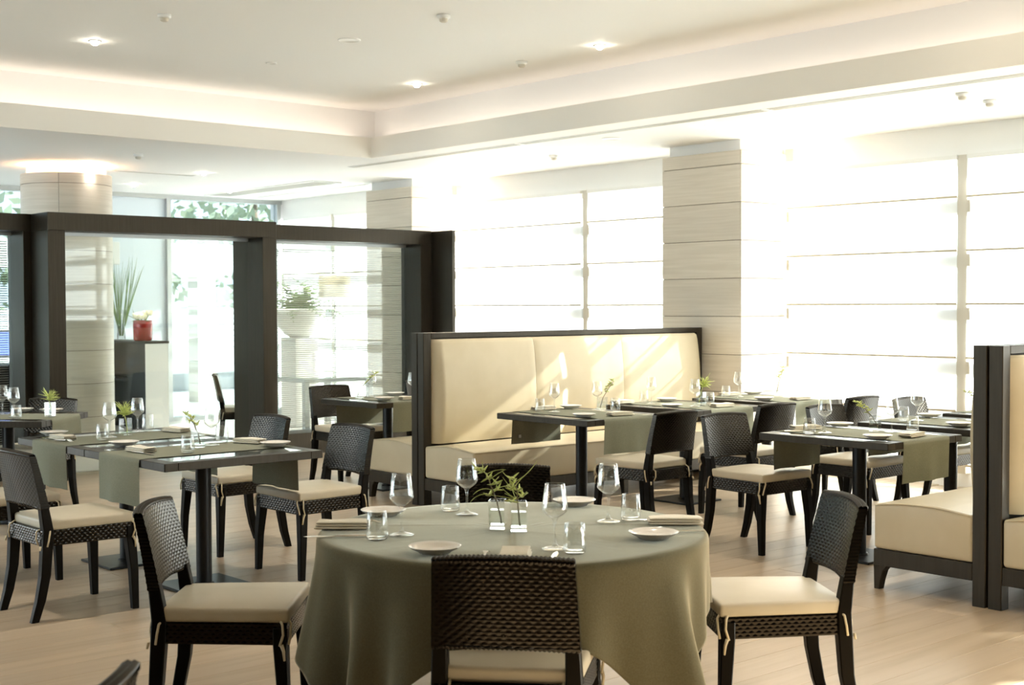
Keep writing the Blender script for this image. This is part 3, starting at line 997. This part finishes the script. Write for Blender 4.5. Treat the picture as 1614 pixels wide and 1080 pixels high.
def fork_mesh():
    b = MB()
    P = [(-.095, .0018), (-.06, .0022), (-.01, .0040), (.03, .0095), (.048, .0135), (.060, .0120)]
    Wd = [.0085, .0075, .0042, .0040, .0090, .0115]
    vs = []; fs = []
    for (x, z), w in zip(P, Wd):
        vs += [(x, -w, z), (x, w, z), (x, w, z + .0022), (x, -w, z + .0022)]
    for i in range(len(P) - 1):
        for k in range(4): fs.append((i*4+k, i*4+(k+1)%4, i*4+4+(k+1)%4, i*4+4+k))
    fs.append((0, 3, 2, 1)); m = (len(P) - 1) * 4; fs.append((m, m+1, m+2, m+3))
    b.add(vs, fs)
    for y in (-.0095, -.0032, .0032, .0095):
        b.tube([(.058, y, .0130), (.078, y, .0085), (.100, y, .0022)], [.0017, .0016, .0009], 6)
    return b.mesh('table_fork', m_steel, False)
def knife_mesh():
    b = MB()
    P = [(-.105, .0085, .004), (-.06, .0080, .005), (.0, .0068, .005), (.012, .0060, .0022), (.03, .0095, .0016), (.075, .0100, .0014), (.100, .0055, .0012), (.108, .0015, .0010)]
    vs = []; fs = []
    for x, w, h in P: vs += [(x, -w, .0008), (x, w, .0008), (x, w * .7, .0008 + h), (x, -w * .7, .0008 + h)]
    for i in range(len(P) - 1):
        for k in range(4): fs.append((i*4+k, i*4+(k+1)%4, i*4+4+(k+1)%4, i*4+4+k))
    fs.append((0, 3, 2, 1)); m = (len(P) - 1) * 4; fs.append((m, m+1, m+2, m+3))
    b.add(vs, fs)
    return b.mesh('table_knife', m_steel, False)
FORK, KNIFE = fork_mesh(), knife_mesh()

WG, TG, PG = 'stemmed wine glasses', 'water tumblers', 'small white side plates'
def wine(k, pos, x, y): put('wine_glass', wine_me, 'stemmed wine glass%s on the %s' % (pos, DESC[k]), 'wine glass', x, y, ztop(k, x, y), 0, WG)
def tumbler(k, pos, x, y): put('water_tumbler', tum_me, 'tapered tumbler%s on the %s' % (pos, DESC[k]), 'tumbler', x, y, ztop(k, x, y), 0, TG)
def plate(k, pos, x, y): put('side_plate', plate_me, 'white side plate%s on the %s' % (pos, DESC[k]), 'plate', x, y, ztop(k, x, y), 0, PG)

# round table
for pos, x, y in ((' at left', -3.652, 2.727), (' left of the vases, at the back', -3.843, 3.171), (' right of the vases, at the front', -3.111, 2.929), (' at back right', -3.375, 3.44)):
    wine('T1', pos, x, y)
for pos, x, y in ((' at left, before a folded napkin', -3.640, 2.617), (' at back left', -3.957, 3.184), (' at the front right', -3.021, 2.929), (' at back right', -3.35, 3.530)):
    tumbler('T1', pos, x, y)
for pos, x, y in ((' at the front, left of the near chair', -3.318, 2.606), (' at far left, behind a tumbler', -4.040, 2.933), (' at the right edge', -3.034, 3.306), (' at the back, behind a wine glass', -3.744, 3.628)):
    plate('T1', pos, x, y)
z1 = .7445
vase('square glass vase at the left of the pair on the round table', -3.533, 3.052, z1, math.radians(42))
vase('square glass vase at the right of the pair on the round table', -3.448, 3.075, z1, math.radians(50))
flower('spidery green orchid sprig in the left vase of the round table', -3.533, 3.052, z1, 11, 0, .205, .050, math.radians(215))
flower('spidery green orchid sprig in the right vase of the round table', -3.448, 3.075, z1, 23, 0, .165, .045, math.radians(150))
napkin('ivory napkin folded thick at the left edge of the round table', -3.905, 2.665, z1, math.radians(47), 0)
napkin('ivory napkin rolled flat at the right edge of the round table', -3.185, 3.580, z1, math.radians(47), 1)
napkin('ivory napkin peeping over the near chair back on the round table', -3.085, 2.735, z1, math.radians(-45), 0, NAPF)
put('table_knife', KNIFE, 'steel knife in front of the thick napkin on the round table', 'knife', -3.775, 2.545, z1, math.radians(234), 'steel cutlery')
put('table_knife', KNIFE, 'steel knife tip showing left of the flat napkin on the round table', 'knife', -3.262, 3.612, z1, math.radians(228), 'steel cutlery')
put('table_fork', FORK, 'steel fork before the flat napkin at the right of the round table', 'fork', -3.070, 3.455, z1, math.radians(228), 'steel cutlery')
put('table_fork', FORK, 'steel fork behind the thick napkin at the left of the round table', 'fork', -3.960, 2.745, z1, math.radians(46), 'steel cutlery')
put('table_fork', FORK, 'steel fork standing left of the small napkin on the round table', 'fork', -3.135, 2.655, z1, math.radians(135), 'steel cutlery')
put('table_knife', KNIFE, 'steel knife right of the small napkin on the round table', 'knife', -3.000, 2.815, z1, math.radians(130), 'steel cutlery')

# left double table
zt = .7470
tumbler('T2a', ' left of the vase', -6.463, 3.424); tumbler('T2a', ' behind the wine glass', -6.842, 3.84)
wine('T2a', '', -6.725, 3.711); plate('T2a', ' at far right', -6.44, 3.945); plate('T2a', ' at near left', -7.05, 3.345)
vase('square glass vase on the right half of the left double table', -6.66, 3.592, zt, .3)
flower('thin branch with small yellow blossoms on the right half of the left double table', -6.66, 3.592, zt, 31, 2, .175, .06, math.radians(205))
napkin('ivory napkin at the far side of the right half of the left double table', -6.69, 3.93, zt, math.radians(20), 1)
napkin('ivory napkin at the near side of the right half of the left double table', -6.69, 3.27, zt, math.radians(5), 2)
put('table_knife', KNIFE, 'steel knife before the near napkin of the left double table, right half', 'knife', -6.60, 3.24, zt, math.radians(5), 'steel cutlery')
wine('T2b', ' at the front', -7.534, 3.486); wine('T2b', ' at the back', -7.757, 3.771)
tumbler('T2b', ' at the front', -7.419, 3.389); tumbler('T2b', ' at the back', -7.88, 3.90)
plate('T2b', ' at near left', -7.90, 3.30)
vase('square glass vase on the left half of the left double table', -7.616, 3.625, zt, .1)
flower('spiky lime tuft between wine glasses on the left half of the left double table', -7.616, 3.625, zt, 41, 1, .16, .02, math.radians(200))
napkin('ivory napkin at the near side of the left half of the left double table', -7.62, 3.235, zt, math.radians(5), 0)
napkin('ivory napkin at the far side of the left half of the left double table', -7.60, 3.95, zt, math.radians(10), 2)
put('table_fork', FORK, 'steel fork beside the near napkin of the left double table, left half', 'fork', -7.50, 3.19, zt, math.radians(5), 'steel cutlery')
# turned table at the left
wine('L0', ' standing right', -9.387, 3.636); wine('L0', ' cut by the frame edge', -9.666, 3.662)
tumbler('L0', ' before the glasses', -9.25, 3.60); plate('L0', ' behind the tumbler', -9.86, 3.88); plate('L0', ' right of the vase', -9.66, 4.02)
vase('square glass vase on the turned table at the left edge', -9.262, 3.844, zt, .6)
flower('spiky lime tuft on the turned table at the left edge', -9.262, 3.844, zt, 51, 1, .155, .02, math.radians(220))
napkin('ivory napkin on the turned table at the left edge', -9.56, 3.46, zt, math.radians(45), 1)
# table before the partition
wine('T3', ' behind the vase', -9.36, 6.679); wine('T3', ' beside the dark post', -9.05, 6.883)
plate('T3', ' at the back', -9.38, 6.941); plate('T3', ' at the front', -8.96, 6.52)
vase('square glass vase on the table before the glass partition', -9.17, 6.42, zt, .2)
flower('bent white flowered stem on the table before the glass partition', -9.17, 6.42, zt, 61, 2, .21, .14, math.radians(50))
napkin('ivory napkin on the table before the glass partition', -8.87, 6.72, zt, math.radians(85), 2)
# long bench tables
wine('T4', ' at the back left', -7.08, 6.663); wine('T4', ' left of the flower', -7.013, 7.03)
tumbler('T4', ' at left', -7.195, 6.628); tumbler('T4', ' right of the flower', -6.856, 7.062)
plate('T4', ' at the near corner', -6.63, 6.52); plate('T4', ' at the bench side', -7.26, 7.0)
vase('square glass vase on the first table along the long bench', -6.948, 7.02, zt, .1)
flower('leaning green stem on the first table along the long bench', -6.948, 7.02, zt, 71, 2, .21, .085, math.radians(50))
napkin('ivory napkin at the bench side of the first long bench table', -7.30, 6.76, zt, math.radians(85), 0)
napkin('ivory napkin at the chair side of the first long bench table', -6.56, 6.80, zt, math.radians(80), 1)
put('table_knife', KNIFE, 'steel knife beside the chair side napkin of the first long bench table', 'knife', -6.60, 6.90, zt, math.radians(60), 'steel cutlery')
wine('T5', ' at left', -7.143, 7.758); wine('T5', ' left of the lime tuft', -6.727, 7.79)
tumbler('T5', ' at far left', -7.30, 7.84); tumbler('T5', ' right of the lime tuft', -6.80, 8.05)
plate('T5', ' at the bench side', -7.27, 8.08); plate('T5', ' at the near edge', -6.80, 7.61)
vase('square glass vase on the middle table along the long bench', -6.788, 7.933, zt, .2)
flower('big spiky lime tuft on the middle table along the long bench', -6.788, 7.933, zt, 81, 1, .19, .03, math.radians(40))
napkin('ivory napkin at the chair side of the middle long bench table', -6.58, 7.93, zt, math.radians(85), 2)
napkin('ivory napkin at the bench side of the middle long bench table', -7.345, 7.64, zt, math.radians(80), 0)
wine('T6', '', -7.175, 8.861); tumbler('T6', '', -7.234, 8.77)
plate('T6', ' at the back', -7.30, 9.22); plate('T6', ' at the near edge', -6.80, 8.72)
vase('square glass vase on the last table along the long bench', -7.062, 9.25, zt, .1)
flower('pale stem against the bright blind on the last long bench table', -7.062, 9.25, zt, 91, 2, .23, .05, math.radians(50))
napkin('ivory napkin at the chair side of the last long bench table', -6.62, 8.96, zt, math.radians(85), 1)
napkin('ivory napkin at the bench side of the last long bench table', -7.34, 8.95, zt, math.radians(80), 2)
# right bench tables
wine('T7', ' at left', -4.806, 6.746); wine('T7', ' right of the vase', -4.575, 7.10)
tumbler('T7', ' beside the left wine glass', -4.839, 6.640); tumbler('T7', ' at the right', -4.50, 7.21)
plate('T7', ' at the back left', -5.0, 7.18); plate('T7', ' at the near corner', -4.39, 6.67)
vase('square glass vase on the nearest table along the right bench', -4.660, 7.055, zt, .2)
flower('leaning fern green stem on the nearest table along the right bench', -4.660, 7.055, zt, 101, 2, .17, .10, math.radians(215))
napkin('ivory napkin at the left of the nearest right bench table', -5.03, 6.86, zt, math.radians(65), 0)
napkin('ivory napkin at the right of the nearest right bench table', -4.33, 6.93, zt, math.radians(95), 1)
put('table_knife', KNIFE, 'steel knife at the left of the nearest right bench table', 'knife', -4.98, 6.74, zt, math.radians(60), 'steel cutlery')
wine('T8', ' at left', -4.894, 7.893); tumbler('T8', ' at left', -4.95, 7.82); plate('T8', ' at the back', -5.0, 8.22); plate('T8', ' at the front', -4.5, 7.74)
napkin('ivory napkin on the middle table along the right bench', -4.42, 7.95, zt, math.radians(90), 2)
vase('square glass vase on the farthest table along the right bench', -4.88, 8.74, zt, .2)
flower('yellow green leaning stem on the farthest table along the right bench', -4.88, 8.74, zt, 111, 2, .15, .12, math.radians(215))
plate('T9', '', -5.0, 9.25)

# ------------------------------------------------------------------ ceiling fittings
def spot(label, x, y, z, power=17):
    t = thing('ceiling_spotlight', label, 'ceiling light', (x, y, z), 0, 'recessed ceiling spotlights')
    MB().lathe([(.046, 0), (.046, -.006), (.034, -.008), (.030, -.002)], 24).build('trim_ring', m_white, t, True)
    MB().lathe([(0, -.034), (.016, -.031), (.029, -.018), (.033, -.003)], 20).build('lamp', m_lamp, t, True)
    l = bpy.data.lights.new('spot_beam', 'SPOT'); l.energy = power; l.color = (1, .94, .86); l.spot_size = 1.3; l.spot_blend = .8; l.shadow_soft_size = .03
    lo = bpy.data.objects.new('spot_beam', l); COL.objects.link(lo); lo.parent = t; lo.location = (0, 0, -.05)
TS = [(-9.54, 4.335, 'bright recessed spotlight at the upper left of the raised ceiling'), (-7.24, 7.295, 'bright recessed spotlight at the upper right of the raised ceiling'), (-9.54, 7.32, 'small recessed spotlight near the inner corner of the raised ceiling')]
for x, y, l in TS: spot(l, x, y, ZT)
for x, y, l, *pw in ((-13.15, 5.915, 'bright spotlight on the soffit beside the round column', 2), (-13.365, 7.308, 'bright spotlight on the soffit left of centre, above the middle partition frame'),
                (-15.205, 8.677, 'bright spotlight beside the left end of the framed air grille'), (-14.34, 9.30, 'small spotlight at the right of the framed air grille'),
                (-15.136, 7.345, 'small faint spotlight on the soffit right of the round column'), (-9.649, 8.708, 'bright spotlight on the soffit above the long bench'),
                (-7.254, 8.573, 'faint spotlight on the soffit left of the near square column')):
    spot(l, x, y, ZC, *pw)
for x, y in ((-6.6, 4.335), (-4.3, 7.295), (-4.0, 4.335), (-6.6, 1.6), (-1.6, 4.335), (-1.6, 7.295)):  # unseen spotlights added for more light from above on the tables
    spot('recessed ceiling spotlight added overhead for top light, outside the picture', x, y, ZT)
def detector(label, x, y, z):
    t = thing('smoke_detector', label, 'smoke detector', (x, y, z), 0, 'ceiling detectors')
    MB().lathe([(0, 0), (.046, 0), (.046, -.018), (.038, -.025), (0, -.025)], 24).build('base', m_white, t, True)
    MB().lathe([(.030, -.025), (.028, -.042), (.018, -.048), (0, -.048)], 24).build('sensor_head', m_frame, t, True)
for x, y, z, l in ((-8.38, 4.30, ZT, 'white smoke detector at top left of the raised ceiling'), (-7.18, 5.74, ZT, 'white detector at the top middle of the raised ceiling'),
                   (-8.13, 7.30, ZT, 'small detector near the right cove of the raised ceiling'), (-12.149, 5.945, ZC, 'small detector on the soffit above the middle partition frame'),
                   (-9.674, 9.108, ZC, 'white smoke detector on the soffit above the long bench'), (-5.001, 8.621, ZC, 'small cone detector on the soffit at upper right'),
                   (-5.044, 9.067, ZC, 'white smoke detector on the soffit at upper right')):
    detector(l, x, y, z)
def speaker(label, x, y, z, r=.085):
    t = thing('ceiling_speaker', label, 'speaker', (x, y, z), 0, 'flush ceiling speakers')
    MB().lathe([(0, -.004), (r - .012, -.006), (r - .010, -.009), (r, -.006), (r, 0)], 32).build('grille', m_white, t, True)
speaker('flush round speaker in the middle of the raised ceiling', -8.29, 5.735, ZT)
speaker('flush round speaker on the soffit left of the near square column', -8.36, 8.561, ZC)
speaker('small flush disc at the left of the raised ceiling', -9.48, 5.80, ZT, .045)
def slot(label, x0, x1, y0, y1):
    t = thing('slot_diffuser', label, 'air vent', ((x0 + x1) / 2, (y0 + y1) / 2, ZC), 0, 'slot air diffusers')
    hx, hy = (x1 - x0) / 2, (y1 - y0) / 2
    MB().box(-hx, hx, -hy, hy, -.004, 0).build('flange', m_white, t)
    if hx > hy:
        MB().box(-hx + .01, hx - .01, -hy + .012, -.006, -.006, -.003).build('slot', m_slot, t)
        MB().box(-hx + .01, hx - .01, .006, hy - .012, -.006, -.003).build('slot', m_slot, t)
    else:
        MB().box(-hx + .012, hx - .012, -hy + .01, hy - .01, -.006, -.003).build('slot', m_slot, t)
slot('long slot diffuser beside the raised ceiling, left end', -11.86, -9.2, 8.17, 8.27)
slot('long slot diffuser beside the raised ceiling, middle length', -9.15, -6.4, 8.17, 8.27)
slot('long slot diffuser beside the raised ceiling, right end', -6.35, -1.5, 8.17, 8.27)
slot('dark slot in the soffit right of the round column', -13.80, -13.72, 6.45, 7.40)
slot('narrow slot behind the framed air grille', -15.97, -13.40, 9.48, 9.56)
t = thing('air_grille', 'framed rectangular air grille in the lobby soffit', 'air vent', (-14.7, 8.95, ZC))
MB().box(-1.30, 1.30, -.20, -.17, -.012, 0).box(-1.30, 1.30, .17, .20, -.012, 0).box(-1.30, -1.27, -.17, .17, -.012, 0).box(1.27, 1.30, -.17, .17, -.012, 0).build('grille_frame', m_white, t)
for k in range(9): MB().box(-1.27, 1.27, -.165 + k * .037, -.148 + k * .037, -.009, -.003).build('louvre', m_slot, t)
# wall washers at the column corners
def washer(label, x, y, z):
    t = thing('wall_washer', label, 'wall lamp', (x, y, z), 0, 'glowing column lamps')
    MB().cbox(-.045, .045, -.045, .045, 0, .12, .004).build('housing', m_frame, t)
    MB().lathe([(0, -.03), (.03, -.025), (.042, 0)], 20).build('lamp', m_bulb, t, True)
    l = bpy.data.lights.new('washer_beam', 'POINT'); l.energy = 1.3; l.color = (1, .78, .55); l.shadow_soft_size = .05
    lo = bpy.data.objects.new('washer_beam', l); COL.objects.link(lo); lo.parent = t; lo.location = (0, 0, -.09)
washer('glowing downlight beside the near square column', -7.50, 10.02, 2.80)
washer('glowing downlight beside the far square column', -12.30, 10.02, 2.80)

# ------------------------------------------------------------------ lobby behind the partition
wl = MB()
wl = struct(MB().box(XG - .15, XG, YB, YW + .3, 2.93, ZC).build('wall_left', m_alu))
posts = [-1.2, .4, 2.0, 3.6, 5.2, 6.8, 8.38, 10.05]
wn = struct(MB().box(XG - .06, XG + .02, YB, YW, 0, .05).build('window_5', m_alu))
for y in posts: MB().box(XG - .06, XG + .04, y - .03, y + .03, .05, 2.93).build('mullion', m_alu, wn)
for a, b in zip(posts, posts[1:]):
    MB().box(XG - .03, XG - .018, a + .03, b - .03, .05, 2.93).build('pane', m_frost if abs(a - 6.8) < .01 else m_facade, wn)

ct = thing('reception_counter', 'dark reception counter in the lobby right of the round column', 'counter', (-15.0, 7.40, 0))
MB().cbox(-.48, 0, 0, .05, 0, 1.07, .003).cbox(-.48, 0, .25, .30, 0, 1.07, .003).build('end_panel', m_dark, ct)
MB().cbox(-.002, .004, .0, .30, 0, 1.07, .001).build('lit_end_face', m_white, ct)  # daylight on the dark counter's end, painted in as a white face
MB().cbox(-1.5, .01, -.01, .31, 1.07, 1.10, .003).build('counter_top', m_dark, ct)
MB().cbox(-1.5, -.48, .20, .30, 0, 1.07, .003).build('back_panel', m_dark, ct)
MB().cbox(-1.5, -.48, .0, .20, .60, .63, .003).build('shelf', m_dark, ct)
pot = thing('flower_pot', 'red glazed pot of cream roses on the reception counter', 'flower pot', (-15.30, 7.52, 1.10))
MB().lathe([(0, 0), (.10, 0), (.112, .02), (.116, .20), (.112, .25), (.104, .25), (.104, .05), (0, .05)], 28).build('pot_body', m_red, pot, True)
for k in range(11):
    a = k * 2.4; r = .03 + .085 * ((k * .37) % 1)
    b = MB()
    for j in range(7):
        w = j * 2 * PI / 7
        b.rbox((.018 * math.cos(w), .018 * math.sin(w), .01 * (j % 2)), (.042, .042, .055), .018, 2)
    o = b.build('rose', m_petal, pot, True); o.location = (r * math.cos(a), r * math.sin(a), .29 + .05 * ((k * .61) % 1))
b = MB()
r = random.Random(5)
for k in range(14):
    a = r.uniform(0, 2 * PI)
    b.tube(curl(r, (0, 0, .22), (math.cos(a), math.sin(a), .5), r.uniform(.12, .24), .8, 6), [.006, .009, .008, .006, .004, .003, .001], 5)
b.build('leaves', m_leaf, pot, True)
gv = thing('grass_vase', 'tall clear vase of long grass on the counter behind the round column', 'vase', (-15.95, 7.55, 1.10))
MB().lathe([(0, 0), (.05, 0), (.06, .38), (.057, .38), (.047, .02), (0, .02)], 20).build('glass_body', m_glass, gv, True)
b = MB(); r = random.Random(9)
for k in range(40):
    a = r.uniform(0, 2 * PI)
    b.tube(curl(r, (.02 * math.cos(a), .02 * math.sin(a), .05), (math.cos(a) * .22, math.sin(a) * .22, 1), r.uniform(.8, 1.02), r.uniform(-.3, .3), 7), [.004] * 6 + [.003, .001], 4)
b.build('grass_blades', m_leaf, gv, True)
tag(MB().cbox(-16.24, -16.20, 7.30, 7.66, 2.05, 2.34, .004).build('wall_light_box', m_white), 'white square light box on the frosted glass above the counter', 'light box')

# planter with fern on a pedestal
pd = thing('plant_pedestal', 'square white pedestal carrying the fern bowl in the lobby', 'pedestal', (-14.55, 9.28, 0), 0)
MB().cbox(-.17, .17, -.17, .17, 0, 1.12, .004).build('shaft', m_white, pd)
bw = thing('fern_bowl', 'white bowl planter with a bushy fern behind the right partition glass', 'planter', (-14.55, 9.28, 1.12))
MB().lathe([(0, 0), (.12, 0), (.20, .05), (.28, .15), (.325, .28), (.33, .36), (.315, .36), (.30, .28), (0, .26)], 36).build('bowl', m_white, bw, True)
def frond_mesh(seed):
    r = random.Random(seed); b = MB(); n = 9; L = r.uniform(.50, .74)
    pts = []
    for k in range(n + 1):
        f = k / n
        pts.append(Vector((L * .75 * f, 0, L * (.75 * f - .62 * f * f))))
    b.tube(pts, [.004 - .003 * k / n for k in range(n + 1)], 4)
    for k in range(1, n + 1):
        p = pts[k]; w = .075 * math.sin(PI * min(1, .15 + .85 * k / n)) + .012
        for s in (-1, 1):
            d = (pts[k] - pts[k-1]).normalized()
            a = p - d * .013; c = p + d * .013; e = p + Vector((w * .45, s * w, -.012))
            b.add([a, e, c, a + Vector((0,0,.002)), e + Vector((0,0,.002)), c + Vector((0,0,.002))], [(0,1,2), (5,4,3), (0,3,4,1), (1,4,5,2), (2,5,3,0)])
    return b.mesh('frond', m_leaf, False)
FR = [frond_mesh(k) for k in range(4)]
r = random.Random(3)
for k in range(64):
    o = link('frond', FR[k % 4], bw, (r.uniform(-.14, .14), r.uniform(-.14, .14), .27))
    o.rotation_euler = (r.uniform(-.3, .3), -r.uniform(-.35, .95), r.uniform(0, 2 * PI))
# floor lamp, glass table, desk with monitor
fl = thing('floor_lamp', 'floor lamp with a broad beige shade behind the partition glass', 'lamp', (-14.2, 9.58, 0))
MB().lathe([(0, 0), (.15, 0), (.15, .02), (.015, .03), (.013, 1.60), (0, 1.60)], 24).build('stand', m_alu, fl, True)
MB().lathe([(.20, 1.62), (.20, 1.90), (.195, 1.90), (.195, 1.62)], 36).build('lamp_shade', m_shade, fl, True)
gt = thing('glass_table', 'glass topped square table in the lobby behind the partition', 'table', (-12.85, 8.42, 0))
MB().cbox(-.45, .45, -.45, .45, .725, .74, .002).build('glass_top', m_pane, gt)
MB().cbox(-.45, .45, -.45, -.41, .68, .725, .002).cbox(-.45, .45, .41, .45, .68, .725, .002).cbox(-.45, -.41, -.41, .41, .68, .725, .002).cbox(.41, .45, -.41, .41, .68, .725, .002).build('apron', m_alu, gt)
for sx in (-1, 1):
    for sy in (-1, 1): MB().cbox(sx * .42 - .03, sx * .42 + .03, sy * .42 - .03, sy * .42 + .03, 0, .68, .002).build('leg', m_alu, gt)
dk = thing('reception_desk', 'dark desk behind the left partition glass', 'desk', (-14.6, 4.75, 0))
MB().cbox(-.35, .35, -.9, 1.0, .86, .90, .003).build('desk_top', m_dark, dk)
MB().cbox(.30, .34, -.9, 1.0, 0, .86, .003).build('front_panel', m_dark, dk)
mo = thing('monitor', 'white framed monitor with a blue screen on the lobby desk', 'monitor', (-14.5, 5.62, .90), math.radians(-15))
MB().cbox(-.02, .02, -.19, .19, .07, .37, .003).build('housing', m_white, mo)
MB().box(.0202, .022, -.155, .165, .10, .345).build('screen', m_screen, mo)
MB().cbox(-.10, .08, -.09, .09, 0, .012, .002).cbox(-.015, .015, -.03, .03, .012, .10, .002).build('stand', m_white, mo)

# ------------------------------------------------------------------ outside
gr = struct(MB().box(-70, 30, YW + .3, 60, -.3, -.06).box(-70, -24, -30, YW + .3, -.3, -.06).box(XR + .15, 30, -30, YW + .3, -.3, -.06).box(-24, XR + .15, -30, YB - .15, -.3, -.06).build('floor', m_ground))
lw = tag(MB().cbox(-23.2, -23.0, -6, 22, -.06, .72, .01).build('garden_wall', m_conc), 'low pale wall under the slatted fence outside', 'wall')
fe = thing('slatted_fence', 'white horizontally slatted fence outside the lobby glass', 'fence', (-23.1, 8, .735))
for k in range(7): MB().cbox(-.015, .015, -14, 14, .02 + k * .105, .105 + k * .105, .003).build('slat', m_fence, fe)
for k in range(8): MB().cbox(-.08, -.02, -13.9 + k * 3.97, -13.83 + k * 3.97, 0, .76, .003).build('fence_post', m_fence, fe)
cb = tag(MB().cbox(-19.6, -19.3, -6, 22, 2.08, 2.50, .01).build('canopy_beam', m_conc), 'grey canopy beam outside the lobby glass', 'beam')
oc = thing('outdoor_column', 'pale clad column under the outdoor canopy', 'column', (-19.4, 10.55, 0))
for k in range(6): MB().cbox(-.16, .16, -.16, .16, -.06 + k * .357, -.06 + (k + 1) * .357 - .006, .004).build('cladding_panel', m_clad, oc)
def tree(label, x, y, h, rad, seed, n=900):
    r = random.Random(seed)
    t = thing('garden_tree', label, 'tree', (x, y, -.06), 0, 'trees beyond the fence')
    MB().tube([(0, 0, 0), (.05, .03, h * .4), (-.04, .05, h * .75)], [.14, .11, .06], 8).build('trunk', m_bark, t, True)
    b = MB()
    for k in range(n):
        v = Vector((r.gauss(0, 1), r.gauss(0, 1), r.gauss(0, 1))).normalized() * (r.random() ** .4)
        p = Vector((v.x * rad, v.y * rad, h * .58 + v.z * h * .45))
        a = Vector((r.uniform(-1,1), r.uniform(-1,1), r.uniform(-1,1))).normalized() * r.uniform(.10, .2)
        c = a.orthogonal().normalized() * a.length * .5
        b.add([p - a, p + c, p + a, p - c], [(0, 1, 2, 3)])
    b.build('crown', m_tree, t)
k = 0
for x, y, h, rd, lab in ((-27, 13.0, 5.2, 1.5, 'leafy tree outside, left of the outdoor column'), (-28, 16.6, 5.8, 1.7, 'leafy tree outside, right of the outdoor column'),
                         (-27.5, 20.4, 5.2, 1.7, 'leafy tree outside, behind the fern'), (-28, 9.4, 5.4, 1.6, 'leafy tree outside, behind the frosted glass'), (-27.5, 5.6, 5.0, 1.7, 'leafy tree outside, behind the round column')):
    tree(lab, x, y, h, rd, 200 + k); k += 1
